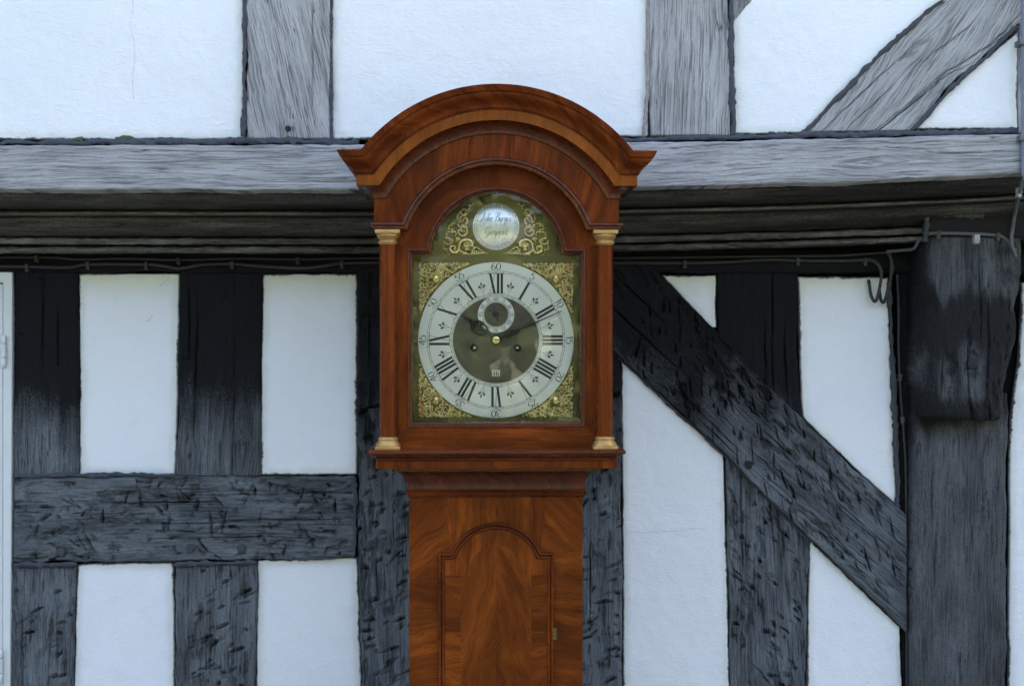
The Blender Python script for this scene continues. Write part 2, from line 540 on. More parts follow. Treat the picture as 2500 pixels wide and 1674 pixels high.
def tree(name, x, y, h, r, seed, label, dens=2600):
    rs = np.random.RandomState(seed)
    t = thing(name, label, 'tree', (x, y, 0), group='trees across the lawn mirrored in the clock glass')
    tr = MB()
    zz = np.linspace(-0.1, h * 0.72, 9)
    tr.tube(np.stack([x + 0.12 * np.sin(zz * 1.3 + seed), y + 0.1 * np.cos(zz + seed), zz], -1), np.linspace(0.26, 0.06, 9) * (h / 8), 8)
    for q in range(7):
        a = q * 2.4 + seed
        b0 = np.array([x, y, h * (0.28 + 0.06 * q)])
        e = b0 + np.array([math.cos(a), math.sin(a), 0.55]) * r * 0.75
        tr.tube(np.stack([b0 + (e - b0) * s + np.array([0, 0, 0.25 * s * s]) for s in np.linspace(0, 1, 5)]), np.linspace(0.08, 0.02, 5), 5)
    tr.build('trunk', M['bark'], t)
    # leaf clumps: small faces through the crown's volume, thinned by a clumping noise
    n = dens
    cl = rs.normal(0, 1, (26, 3)); cl /= np.linalg.norm(cl, axis=1)[:, None]
    cl = cl * (rs.uniform(0.35, 0.95, 26) ** 0.6)[:, None] * np.array([r, r, h * 0.34]) + np.array([x, y, h * 0.62])
    own = cl[rs.randint(0, 26, n)]
    d = rs.normal(0, 1, (n, 3)); d /= np.linalg.norm(d, axis=1)[:, None]
    c = own + d * (rs.uniform(0, 1, n) ** 0.4)[:, None] * np.array([0.42 * r, 0.42 * r, 0.16 * h])
    s = rs.uniform(0.07, 0.17, n)
    ax = rs.normal(0, 1, (n, 3)); ax /= np.linalg.norm(ax, axis=1)[:, None]
    bx = np.cross(ax, d); bx /= np.maximum(np.linalg.norm(bx, axis=1)[:, None], 1e-6)
    co = np.stack([c - ax * s[:, None], c + bx * s[:, None] * 0.5, c + ax * s[:, None], c - bx * s[:, None] * 0.5], 1).reshape(-1, 3)
    q = np.arange(n * 4).reshape(n, 4)
    put('crown', fast_mesh('crown', co, q, smooth=False), M['leaf'], t)

tree('broadleaf_tree', -3.4, -10.5, 6.4, 1.9, 1, 'leafy tree across the lawn, left of the path of the clock')
tree('broadleaf_tree', 3.6, -11.2, 5.6, 1.8, 3, 'lower leafy tree across the lawn, right of the clock')
rs = np.random.RandomState(9)
n = 36000
c = np.stack([rs.uniform(-30, 30, n), -13.5 + rs.normal(0, 1.4, n), np.zeros(n)], -1)
top = 3.2 + 4.2 * fbm(c[:, 0] * 0.22, 0 * c[:, 0], 5, 2)
c[:, 2] = rs.uniform(0, 1, n) * top
keep = fbm(c[:, 0] * 0.9, c[:, 2] * 0.9, 8, 3) > 0.33
keep |= c[:, 2] < 5.0
for gx_, gz_, gr_ in ((0.95, 3.32, 0.38), (0.70, 3.72, 0.16), (1.0, 2.35, 0.17), (2.1, 1.75, 0.13)):      # chinks of sky between the crowns
    keep &= np.hypot(c[:, 0] - gx_, c[:, 2] - gz_) > gr_
c = c[keep]
n = len(c)
s = rs.uniform(0.10, 0.26, n)[:, None]
ax = rs.normal(0, 1, (n, 3)); ax /= np.linalg.norm(ax, axis=1)[:, None]
bx = np.cross(ax, rs.normal(0, 1, (n, 3))); bx /= np.linalg.norm(bx, axis=1)[:, None]
co = np.stack([c - ax * s, c + bx * s * 0.6, c + ax * s, c - bx * s * 0.6], 1).reshape(-1, 3)
hg = put('woodland', fast_mesh('woodland', co, np.arange(n * 4).reshape(n, 4), smooth=False), M['leaf'])
hg['label'] = 'belt of tall green trees along the far side of the lawn'
hg['category'] = 'woodland'
hg['kind'] = 'stuff'

# ------------------------------------------------------------------ the house
YU, YL = 0.22, 0.50            # face of the jettied upper storey, face of the lower storey
house = thing('timber_framed_house', 'black and white timber framed house wall with jettied upper storey behind the clock', 'house', (0, 2.6, 0))

def resample(poly, pos, tot):
    p = np.asarray(poly, float)
    l = np.concatenate([[0], np.cumsum(np.linalg.norm(np.diff(p, axis=0), axis=1))])
    l = l / l[-1] * tot
    return np.stack([np.interp(pos, l, p[:, i]) for i in range(2)], -1)

def loft(Lp, Rp, y, res, far=0.03):
    """two outlines (photo measurements) at depth y -> stations along and across"""
    Lw = np.array([[P(u, v, y)[0], P(u, v, y)[2]] for u, v in Lp])
    Rw = np.array([[P(u, v, y)[0], P(u, v, y)[2]] for u, v in Rp])
    ln = lambda p: np.sum(np.linalg.norm(np.diff(p, axis=0), axis=1))
    tot = 0.5 * (ln(Lw) + ln(Rw))
    pos = [0.0]
    k = (CAM_D + y) / FPX
    while pos[-1] < tot:
        a = resample(Lw, [pos[-1]], tot)[0]; b = resample(Rw, [pos[-1]], tot)[0]
        c = 0.5 * (a + b)
        vis = abs(c[0]) < 1290 * k + 0.12 and abs(c[1] - CAM_Z) < 870 * k + 0.12
        pos.append(pos[-1] + (res if vis else far))
    pos[-1] = tot
    pos = np.array(pos)
    A, B = resample(Lw, pos, tot), resample(Rw, pos, tot)
    W = np.linalg.norm(B - A, axis=1)
    return pos, A, B, W, tot

def gouge_field(S, T, marks):
    """adze / hack marks: a sharp cut edge and a floor that rises back to the face"""
    H = np.zeros_like(S)
    s1, t1 = S[:, 0], T
    for (s0, t0, ang, ln, wd, dp) in marks:
        i0, i1 = np.searchsorted(s1, [s0 - ln, s0 + ln])
        if i1 <= i0:
            continue
        ss = S[i0:i1] - s0; tt = T[i0:i1] - t0
        a = ss * math.cos(ang) + tt * math.sin(ang)
        b = -ss * math.sin(ang) + tt * math.cos(ang)
        q0 = np.clip(a / ln + 0.5, 0, 1)
        env = np.clip(q0 * (1 - q0) ** 0.45 * 2.1, 0, 1) * (0.75 + 0.5 * vn(ss * 260, tt * 260, int(s0 * 1e4) % 997))
        w = wd * (0.35 + 0.65 * env)
        bb = b / w
        f = np.where(bb < 0, np.clip(1 + bb * 6, 0, 1), np.clip(1 - bb, 0, 1))
        lip = np.exp(-((bb - 1.15) / 0.28) ** 2)                    # torn edge standing a little proud
        H[i0:i1] = np.where(f > 0.02, np.maximum(H[i0:i1], dp * env * f), H[i0:i1]) - 0.22 * dp * env * lip
    return H

SEED = [100]
PAN = []
def timber(name, Lp, Rp, y, mat, thick=0.07, res=0.0022, tilt=0.0, marks=None, paint=0.0, edge=0.0018, rnd=0.005,
           rough=0.0002, ends=True, waves=0.0, parent=None, bulge=0.0, knots=(), label=None, checks=0, dents=0.0015, endr=0.004, torn=None):
    SEED[0] += 7
    sd_ = SEED[0]
    if torn is None:
        torn = 0.0042 if (marks and marks.get('n', 0) > 30) else 0.0
    rs = np.random.RandomState(sd_)
    pos, A, B, W, tot = loft(Lp, Rp, y, res)
    nc = max(6, int(np.max(W) / res))
    t01 = np.linspace(0, 1, nc)
    S = np.repeat(pos[:, None], nc, 1)
    T = W[:, None] * t01[None, :]
    el = edge * (2 * fbm(pos * 45, pos * 0 + 3, sd_, 3) - 1) + edge * 1.3 * (2 * vn(pos * 9, pos * 0, sd_ + 1) - 1)
    er = edge * (2 * fbm(pos * 45, pos * 0 + 9, sd_ + 2, 3) - 1) + edge * 1.3 * (2 * vn(pos * 9, pos * 0, sd_ + 3) - 1)
    dirv = (B - A) / np.maximum(W, 1e-6)[:, None]
    off = el[:, None] * (1 - t01)[None, :] ** 3 + er[:, None] * t01[None, :] ** 3
    X = A[:, 0:1] + dirv[:, 0:1] * (T + off)
    Z = A[:, 1:2] + dirv[:, 1:2] * (T + off)
    Tg = T + tilt * S + waves * np.sin(S * 9 + rs.rand() * 6) + 0.010 * (fbm(S * 4, T * 12, sd_ + 5) - 0.5)
    for (ks, kt, kr) in knots:                       # grain flows round a knot
        d2 = ((S - ks) / 2.2) ** 2 + (T - kt) ** 2
        Tg = Tg + np.sign(T - kt) * kr * np.exp(-d2 / (2 * (kr * 1.6) ** 2)) * -1.0
    tar = 0.0
    h = dents * (2 * fbm(S * 7, T * 16, sd_ + 6) - 1)
    h += rough * (2 * vn(S * 14, Tg * 330, sd_ + 8) - 1) + rough * 1.4 * (2 * vn(S * 6, Tg * 130, sd_ + 9) - 1)
    ck = np.abs(vn(S * 2.6, Tg * 62, sd_ + 11) - 0.5)
    gate = sstep(0.45, 0.65, vn(S * 5, T * 18, sd_ + 12))
    h -= 0.0022 * gate * np.clip(1 - ck / 0.035, 0, 1)
    for q in range(checks):                           # long drying checks
        tc = rs.uniform(0.12, 0.88) * np.mean(W); s0 = rs.uniform(0, tot); ln = rs.uniform(0.05, 0.22)
        path = tc + 0.004 * (fbm(pos * 6, pos * 0 + q, sd_ + 40 + q) - 0.5) * 2
        env = np.clip(1 - ((pos - s0) / ln) ** 2, 0, 1)
        h -= (0.007 * env)[:, None] * np.clip(1 - np.abs(T - path[:, None]) / (0.0012 + 0.0016 * env[:, None]), 0, 1)
    for (ks, kt, kr) in knots:
        d = np.sqrt(((S - ks) / 1.5) ** 2 + (T - kt) ** 2)
        h -= 0.006 * np.clip(1 - d / kr, 0, 1)
    if torn:                                          # torn, hacked grain: ragged pits between the cuts
        pit = np.clip(fbm(S * 34, Tg * 88, sd_ + 31, 3) - 0.53, 0, 1) * sstep(0.38, 0.62, fbm(S * 7, T * 14, sd_ + 33))
        h -= torn * np.clip(pit * 7.0, 0, 1)
        tar = tar + 0.30 * np.clip(pit * 7.0, 0, 1)
    if bulge:
        h += bulge * (1 - (2 * t01 - 1) ** 2)[None, :]
    if marks:
        mk = []
        for q in range(marks.get('n', 0)):
            s_ = rs.uniform(marks.get('s0', 0.0), marks.get('s1', tot))
            t_ = rs.uniform(marks.get('t0', 0.03), marks.get('t1', 0.97)) * np.mean(W)
            mk.append((s_, t_, marks['ang'] + rs.normal(0, marks.get('spread', 0.15)), rs.uniform(*marks.get('len', (0.020, 0.054))) * (0.45 + 1.1 * rs.rand() ** 2.2),
                       rs.uniform(*marks.get('wid', (0.006, 0.0135))), rs.uniform(*marks.get('dep', (0.007, 0.0125))) * (0.35 + 0.75 * rs.rand())))
        GF = gouge_field(S, T, mk)
        h -= GF
        tar = tar + 0.62 * np.clip(GF / 0.0085, 0, 1) ** 1.5            # tar mask rises with depth, darkening the cuts
    rr = rnd * (0.6 + 0.9 * vn(pos * 20, pos * 0 + 5, sd_ + 20))[:, None]
    for d in (T, W[:, None] - T):
        dd = np.clip(d, 0, rr)
        h -= rr - np.sqrt(np.maximum(rr * rr - (rr - dd) ** 2, 0))
    if ends:
        for d in (S, tot - S):
            er_ = endr if d is not S else 0.004
            dd = np.clip(d, 0, er_)
            h -= er_ - np.sqrt(np.maximum(er_ ** 2 - (er_ - dd) ** 2, 0))
    Y = y - h
    pv = paint(X, Z, S, T, sd_) if callable(paint) else np.full_like(S, paint)
    pv = pv + tar
    pad = lambda a: np.pad(a, 1, mode='edge')
    Xp, Zp, Yp, Sp, Tp, Pp = pad(X), pad(Z), pad(Y), pad(S), pad(Tg), pad(pv)
    Yp[0, :] = Yp[-1, :] = y + thick
    Yp[:, 0] = Yp[:, -1] = y + thick
    nr, ncc = Xp.shape
    co = np.stack([Xp, Yp, Zp], -1).reshape(-1, 3)
    gc = np.stack([Sp, Tp, np.full_like(Sp, sd_ * 0.37)], -1).reshape(-1, 3)
    # orientation: front must face -y
    e1 = np.array([X[-1, 0] - X[0, 0], 0, Z[-1, 0] - Z[0, 0]]); e2 = np.array([X[0, -1] - X[0, 0], 0, Z[0, -1] - Z[0, 0]])
    if np.linalg.norm(e2) < 1e-4:
        e2 = np.array([X[-1, -1] - X[-1, 0], 0, Z[-1, -1] - Z[-1, 0]])
    flip = np.cross(e2, e1)[1] > 0
    me = fast_mesh(name, co, grid_quads(nr, ncc, flip), gc, {'paint': Pp.reshape(-1)}, smooth=True, sharp=60)
    return put(name, me, mat, parent or house, label)

def panel(name, Lp, Rp, y, res=0.006, edge=0.0016, lip=0.006, drop=0.007, parent=None, label=None, head_tint=None):
    """a plaster infill panel: slightly uneven, its edge rolling back to the timber"""
    SEED[0] += 7
    sd_ = SEED[0]
    pos, A, B, W, tot = loft(Lp, Rp, y, res, 0.06)
    nc = max(8, int(np.max(W) / res))
    t01 = np.linspace(0, 1, nc)
    # crowd columns near the edges so that the roll shows
    t01 = t01 - 0.10 * np.sin(2 * math.pi * t01) / (2 * math.pi) * 6 * 0.9
    t01 = np.clip(t01, 0, 1)
    # the same for rows
    extra = np.array([0.0012, 0.0025, 0.004, 0.006, 0.008])
    pos = np.unique(np.concatenate([pos, extra, tot - extra]))
    Lw = np.array([[P(u, v, y)[0], P(u, v, y)[2]] for u, v in Lp]); Rw = np.array([[P(u, v, y)[0], P(u, v, y)[2]] for u, v in Rp])
    A, B = resample(Lw, pos, tot), resample(Rw, pos, tot)
    W = np.linalg.norm(B - A, axis=1)
    S = np.repeat(pos[:, None], nc, 1)
    T = W[:, None] * t01[None, :]
    D = np.minimum(np.minimum(T, W[:, None] - T), np.minimum(S, tot - S))
    dirv = (B - A) / np.maximum(W, 1e-6)[:, None]
    el = edge * (2 * fbm(pos * 60, pos * 0, sd_, 3) - 1); er = edge * (2 * fbm(pos * 60, pos * 0 + 7, sd_ + 1, 3) - 1)
    off = el[:, None] * np.exp(-T / 0.01) + er[:, None] * np.exp(-(W[:, None] - T) / 0.01)
    X = A[:, 0:1] + dirv[:, 0:1] * (T + off)
    Z = A[:, 1:2] + dirv[:, 1:2] * (T + off)
    jit = edge * 1.3 * (2 * fbm(X * 60, X * 0, sd_ + 2, 3) - 1)
    Z = Z + jit * (np.exp(-S / 0.008) + np.exp(-(tot - S) / 0.008))
    h = 0.0032 * (2 * fbm(X * 5, Z * 5, sd_ + 3) - 1) + 0.0008 * (2 * fbm(X * 38, Z * 38, sd_ + 4) - 1)
    lp = lip * (0.6 + 0.8 * fbm(X * 14, Z * 14, sd_ + 5))
    dd = np.clip(D / lp, 0, 1)
    h -= drop * (1 - np.sqrt(np.clip(1 - (1 - dd) ** 2, 0, 1)))
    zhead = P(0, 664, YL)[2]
    head_tint = y > YU + 0.1 and Z.max() > zhead - 0.03 if head_tint is None else head_tint
    co = np.stack([X, y - h, Z], -1).reshape(-1, 3)
    e1 = np.array([Lw[-1, 0] - Lw[0, 0], 0, Lw[-1, 1] - Lw[0, 1]])
    e2 = np.array([B[len(B) // 2, 0] - A[len(A) // 2, 0], 0, B[len(B) // 2, 1] - A[len(A) // 2, 1]])
    flip = np.cross(e2, e1)[1] > 0
    me = fast_mesh(name, co, grid_quads(len(pos), nc, flip), None, {'edge': D.reshape(-1), 'head_tint': (np.maximum(zhead - Z, 0) if head_tint else 0 * Z + 9).reshape(-1)}, smooth=True)
    pob = put(name, me, M['plaster'], parent or house, label)
    PAN.append((co, pob))
    return pob

def bead(name, pts, y, w, parent, mat=None, amp=0.75, squash=0.6, seed=None):
    """lumpy run of mastic pressed into a joint; pts are photo measurements, w half width in metres"""
    SEED[0] += 3
    sd_ = SEED[0]
    pw = np.array([P(u, v, y) for u, v in pts])
    L = np.concatenate([[0], np.cumsum(np.linalg.norm(np.diff(pw, axis=0), axis=1))])
    s = np.arange(0, L[-1], 0.004)
    p = np.stack([np.interp(s, L, pw[:, i]) for i in range(3)], -1)
    tan = np.gradient(p, axis=0); tan /= np.linalg.norm(tan, axis=1)[:, None]
    nor = np.stack([-tan[:, 2], 0 * s, tan[:, 0]], -1)
    rad = w * (0.35 + amp * 1.5 * fbm(s * 28, s * 0, sd_, 3) ** 1.3 + amp * 0.5 * vn(s * 6, s * 0 + 3, sd_))
    p = p + nor * (w * 0.6 * (2 * fbm(s * 22, s * 0 + 5, sd_ + 1) - 1))[:, None]
    a = np.linspace(0, 2 * math.pi, 8, endpoint=False)
    lump = 1 + 0.45 * (2 * vn(s[:, None] * 120, a[None, :] * 1.3 + 5, sd_ + 2) - 1)
    ring = p[:, None, :] + (rad[:, None] * lump)[:, :, None] * (np.cos(a)[None, :, None] * nor[:, None, :] + squash * np.sin(a)[None, :, None] * np.array([0, -1, 0]))
    b = MB().grid(ring, close=True)
    return b.build(name, mat or M['mastic'], parent, sharp=70)

def peg(parent, u, v, y, r, proud=0.004, mat=None, square=False):
    x, _, z = P(u, v, y)
    b = MB()
    n_ = 14
    a = np.linspace(0, 2 * math.pi, n_, endpoint=False)
    k = (1 / np.maximum(np.abs(np.cos(a)), np.abs(np.sin(a)))) ** 0.7 if square else 1 + 0.08 * np.sin(3 * a + u)
    rows = []
    for rr, yy in ((1.0, 0.03), (1.0, -proud * 0.5), (0.93, -proud * 0.85), (0.75, -proud), (0.02, -proud * 1.05)):
        rows.append(np.stack([x + rr * r * k * np.cos(a), np.full(n_, y + yy), z + rr * r * k * np.sin(a)], -1))
    b.grid(np.array(rows), close=True)
    return b.build('peg', mat or M['peg'], parent, sharp=50)

# dark core behind the frame, roof, plinth: what keeps the sun off this side of the house
cb = MB(); cb.box(-3.4, 3.4, YL + 0.055, 5.2, -0.05, 2.2)
cb.build('wall_core', M['gap'], house)
cb = MB(); cb.box(-3.4, 3.4, YU + 0.055, 5.2, 2.2, 4.62)
cb.build('upper_wall_core', M['gap'], house)
cb = MB()
cb.add([(-8.2, -0.05, 4.55), (8.2, -0.05, 4.55), (8.2, 2.7, 6.6), (-8.2, 2.7, 6.6), (-8.2, 5.5, 4.55), (8.2, 5.5, 4.55),
        (-8.2, -0.05, 4.67), (8.2, -0.05, 4.67), (8.2, 2.7, 6.74), (-8.2, 2.7, 6.74), (-8.2, 5.5, 4.67), (8.2, 5.5, 4.67)],
       [(0, 1, 2, 3), (3, 2, 5, 4), (6, 9, 8, 7), (9, 10, 11, 8), (0, 6, 7, 1), (4, 5, 11, 10), (0, 3, 9, 6), (3, 4, 10, 9), (1, 7, 8, 2), (2, 8, 11, 5)])
cb.build('roof', simple("clay_tile", (0.16, 0.08, 0.055), 0.85, var=0.35, scale=14), house)
for x0_, x1_ in ((-8.0, -3.4), (3.4, 8.0)):
    cb = MB(); cb.box(x0_, x1_, YL, 5.2, -0.05, 4.62)
    cb.build('shade_wing', M['plaster'], house)  # unseen wings, added to widen the shadow in front of the house
cb = MB(); cb.box(-3.4, 3.4, YL - 0.045, YL + 0.2, -0.05, 0.22, b=0.012)
cb.build('plinth', M['brick'], house)
timber('sill_beam', [(-1900, 2395), (4400, 2395)], [(-1900, 2540), (4400, 2540)], YL - 0.015, M['oak_low'], paint=0.3, res=0.004)

# ---- upper storey
V0 = -2400
timber('post', [(601, V0), (601, 0), (603.5, 340)], [(804, V0), (805, 0), (807, 340)], YU, M['oak_up'], tilt=-0.22, paint=-0.35, marks=None, rnd=0.003,
       knots=((2.30 - 0.035, 0.092, 0.007),), checks=2, label='silver grey upper post left of the clock with slanting grain')
timber('post', [(1583, V0), (1584, 0), (1588, 332)], [(1778, V0), (1780, 0), (1783, 332)], YU, M['oak_up'], tilt=0.04, paint=-0.35, rnd=0.003, checks=4,
       label='silver grey upper post right of the clock with straight grain')
timber('post', [(2487, V0), (2486, 325)], [(2690, V0), (2690, 325)], YU + 0.012, M['oak_up'], paint=0.1)
timber('post', [(-420, V0), (-420, 340)], [(-240, V0), (-240, 340)], YU, M['oak_up'], paint=-0.3, res=0.004)
timber('wall_plate', [(-1700, V0 - 130), (4300, V0 - 130)], [(-1700, V0), (4300, V0)], YU - 0.01, M['oak_up'], paint=-0.2, res=0.01)
timber('brace', [(2700, -390), (2303, -3), (2222, 67), (2150, 128), (2052, 232), (1968, 323)], [(2700, -100), (2484, 62), (2400, 142), (2311, 222), (2262, 280), (2224, 319)],
       YU + 0.004, M['oak_up'], paint=-0.32, edge=0.004, tilt=-0.25, waves=0.006, rnd=0.006, knots=((0.47, 0.045, 0.011), (0.50, 0.05, 0.010)), checks=9, rough=0.0003,
       label='silver grey diagonal brace with two dark knots under the upper storey')
timber('brace', [(1786, -180), (1786, 20), (1784, 52)], [(1980, -180), (1838, -4), (1796, 46)], YU + 0.006, M['oak_up'], paint=0.25, edge=0.004)
panel('plaster_panel', [(-238, V0), (-238, 342)], [(596, V0), (597, 0), (596, 342)], YU + 0.010)
panel('plaster_panel', [(807, V0), (808, 342)], [(1581, V0), (1584, 334)], YU + 0.010)
panel('plaster_panel', [(1787, V0), (1787, -172), (1787, 0), (1788, 200), (1790, 329)], [(2484, V0), (2484, -172), (2306, 0), (2052, 230), (1966, 326)], YU + 0.010)
panel('plaster_panel', [(2482, 78), (2310, 226), (2228, 318)], [(2486, 78), (2486, 200), (2488, 315)], YU + 0.010)
panel('plaster_panel', [(-1700, V0), (-1700, 342)], [(-422, V0), (-422, 342)], YU + 0.010, res=0.02)
panel('plaster_panel', [(2692, V0), (2692, 322)], [(4300, V0), (4300, 322)], YU + 0.010, res=0.02)

# ---- jetty beam: flat silver band, then a moulded underside stepping back to the lower wall
def dv(u):
    return np.interp(u, [-2000, 900, 1550, 1900, 2150, 2500, 4300], [0, 0, -5, -13.5, -22.5, -39, -110])
us = [-1700, 0, 450, 880, 1200, 1550, 1730, 1900, 2030, 2150, 2330, 2500, 4300]
tops = lambda u: float(np.interp(u, [-1700, 0, 880, 1550, 1900, 2150, 2500, 4300], [354, 354, 353, 348, 342, 336.5, 327, 260]))
jetty = timber('jetty_beam', [(u, tops(u)) for u in us], [(u, 463 + float(dv(u))) for u in us], YU - 0.012, M['oak_up'], paint=-0.30, rnd=0.003, tilt=0.015, waves=0.004,
               checks=4, knots=((2.55, 0.06, 0.008), (3.18, 0.05, 0.012)), edge=0.0013, rough=0.0003, label='silver grey horizontal jetty beam band behind the clock hood')

def jetty_moulding():
    prof = []                                    # (y, v on the left, paint; quirk and soffit shade painted in)
    def pt(y, v, p): prof.append((0.215 + (y - 0.215) * 1.6, v, p))
    def arc(y0, v0, y1, v1, bul, p, n=14):
        for i in range(n + 1):
            t = i / n
            y = y0 + (y1 - y0) * t - bul * math.sin(math.pi * t)
            pt(y, v0 + (v1 - v0) * t, p)
    pt(0.215, 462.5, .9); pt(0.246, 463.5, .9); pt(0.250, 470, .8); pt(0.252, 474, .7)
    arc(0.252, 474, 0.292, 511, 0.006, .50)
    pt(0.297, 513, .9); pt(0.297, 515, .9)
    pt(0.286, 516.5, .2); pt(0.284, 519, .10); pt(0.284, 523.5, .14); pt(0.287, 525.5, .4)
    pt(0.308, 527, .95); pt(0.310, 532, .9)
    arc(0.310, 533, 0.345, 577, 0.007, .46, 16)
    pt(0.350, 579, .9); pt(0.350, 580.5, .9)
    pt(0.338, 581.5, .3); pt(0.336, 585, .16); pt(0.337, 592, .18); pt(0.340, 596, .3)
    pt(0.352, 598, .9); pt(0.354, 601, .95)
    pt(0.344, 602.5, .5); pt(0.342, 606, .26); pt(0.342, 613, .22); pt(0.346, 617.5, .4)
    pt(0.380, 619.5, .95); pt(0.460, 621, .95)
    pr = np.array(prof)
    u = np.concatenate([np.linspace(-1700, -60, 24), np.arange(-50, 2560, 3.2), np.linspace(2570, 4300, 24)])
    U, Yb = np.meshgrid(u, pr[:, 0], indexing='ij')
    _, V = np.meshgrid(u, pr[:, 1], indexing='ij')
    _, Pn = np.meshgrid(u, pr[:, 2], indexing='ij')
    j = np.arange(len(pr))[None, :] * 1.0
    k = (CAM_D + Yb) / FPX
    wob = 1.1 * (2 * fbm(U / 70.0, j * 0.35, 71, 4) - 1) + 1.1 * (2 * vn(U / 18.0, j * 0.9, 75) - 1) * (V > 575)
    V2 = V + dv(U) * 1.0 + wob
    nibble = 0.004 * np.clip(fbm(U / 28.0, j * 0.5, 77, 3) - 0.52, 0, 1) * 6 * ((V > 578) & (V < 618))
    split = 0.010 * np.clip(1 - np.abs(V - (604 + 9 * np.sin((U - 380) / 90.0))) / 3.5, 0, 1) * sstep(330, 420, U) * sstep(720, 600, U)
    Y = Yb + nibble + split + 0.0012 * (2 * fbm(U / 9.0, j * 1.0, 79, 3) - 1)
    X = (U - 1250) * k
    Z = CAM_Z - (V2 - 837) * k
    Pp = Pn + 0.22 * sstep(1300, 2000, U) * (Pn > 0.35) + 0.25 * (fbm(U / 160.0, j * 0.25, 83) - 0.5) * 2
    L = np.cumsum(np.concatenate([[0], np.hypot(np.diff(pr[:, 0]), np.diff(pr[:, 1]) * 0.00085)]))
    gc = np.stack([X, np.broadcast_to(L[None, :], X.shape), np.full_like(X, 5.5)], -1)
    co = np.stack([X, Y, Z], -1).reshape(-1, 3)
    me = fast_mesh('jetty_moulding', co, grid_quads(*X.shape), gc.reshape(-1, 3), {'paint': Pp.reshape(-1)}, smooth=True, sharp=38)
    me.flip_normals() if me.polygons[5 * (len(pr) - 1) + 8].normal.y > 0 else None
    return put('moulding', me, M['oak_mould'], jetty, 'dark moulded underside of the jetty beam with worn pale fillets')
jetty_moulding()
timber('top_plate', [(-1700, 610), (4300, 610)], [(-1700, 664), (0, 664), (2200, 668), (4300, 660)], YL - 0.006, M['oak_low'], paint=1.0, edge=0.0025, res=0.005)

# mastic and tar along the upper joints
bead('mastic_joint', [(-240, 350), (0, 349), (170, 346), (300, 347), (430, 346), (560, 346), (603, 345), (700, 346), (790, 348), (880, 348)], YU - 0.006, 0.0058, house)
bead('mastic_joint', [(1480, 343), (1560, 342), (1700, 337), (1790, 337), (1960, 331), (2100, 329), (2230, 325), (2380, 323), (2486, 320)], YU - 0.004, 0.0050, house)
bead('mastic_joint', [(597, -80), (598, 60), (598, 150), (597, 260), (595, 335)], YU - 0.001, 0.0042, house)
bead('mastic_joint', [(808, -60), (808, 200), (810, 330), (815, 342)], YU + 0.002, 0.0030, house)
bead('mastic_joint', [(1786, -40), (1786, 60), (1787, 160), (1788, 250), (1791, 332)], YU - 0.001, 0.0046, house)
bead('mastic_joint', [(1584, -60), (1582, 100), (1580, 220), (1576, 300), (1572, 338)], YU + 0.003, 0.0034, house, mat=simple("pale_mortar", (0.30, 0.26, 0.24), 0.9, var=0.4, scale=120))
bead('mastic_joint', [(2484, 66), (2400, 146), (2312, 226), (2262, 284), (2226, 320)], YU + 0.003, 0.0036, house)
bead('mastic_joint', [(2300, 0), (2220, 70), (2150, 130), (2100, 182), (2050, 235), (1990, 298), (1962, 326)], YU + 0.004, 0.0046, house, mat=M['peg'])
for pts in ([(178, 342), (192, 340), (206, 341)], [(282, 340), (300, 337), (318, 337), (330, 341)], [(345, 343), (372, 342)]):
    bead('moss_patch', pts, YU - 0.004, 0.0036, house, mat=M['moss'])

# ---- lower storey
def tarred(zv_hi, zv_lo, base=0.12, amp=0.5):
    """old tar survives down to an uneven line between the two photo heights, patchy below it"""
    z_hi = P(0, zv_hi, YL)[2]; z_lo = P(0, zv_lo, YL)[2]
    def f(X, Z, S, T, sd_):
        zz = Z + 0.09 * (2 * fbm(X * 11, Z * 4, sd_ + 60) - 1) + 0.03 * (2 * vn(X * 60, Z * 12, sd_ + 61) - 1)
        return base + (1.05 - base) * sstep(z_lo, z_hi, zz) + amp * (fbm(X * 14, Z * 9, sd_ + 62) - 0.5)
    return f

HACK = dict(ang=R(118), spread=0.22)
timber('post', [(32, 655), (33, 900), (33, 1163)], [(190, 655), (192, 900), (190, 1163)], YL, M['oak_low'], paint=tarred(860, 1190, 0.05), checks=2,
       marks=dict(n=10, ang=R(100), spread=0.5, len=(0.012, 0.03), dep=(0.002, 0.004)))
timber('post', [(27, 1378), (26, 1500), (24, 1674), (20, 2400)], [(187, 1378), (182, 1500), (178, 1674), (178, 2400)], YL, M['oak_low'], paint=tarred(0, 400, 0.12, 0.9),
       marks=dict(n=34, s0=0.05, s1=0.42, **HACK), checks=2)
timber('post', [(440, 655), (437, 900), (430, 1162)], [(639, 655), (637, 900), (634, 1162)], YL, M['oak_low'], paint=tarred(850, 1180, 0.0), checks=3,
       knots=((0.40, 0.14, 0.013), (0.42, 0.03, 0.008)), marks=dict(n=14, ang=R(150), spread=0.5, len=(0.012, 0.03), dep=(0.002, 0.004)))
timber('post', [(425, 1376), (427, 1500), (428, 1674), (428, 2400)], [(626, 1372), (625, 1500), (624, 1674), (624, 2400)], YL, M['oak_low'], paint=tarred(0, 400, 0.06, 0.6),
       marks=dict(n=62, s0=0.0, s1=0.48, t0=0.16, t1=0.9, ang=R(117), spread=0.13, len=(0.026, 0.048), wid=(0.006, 0.011), dep=(0.008, 0.013)), checks=2,
       label='grey lower post scored all over with slanting adze cuts')
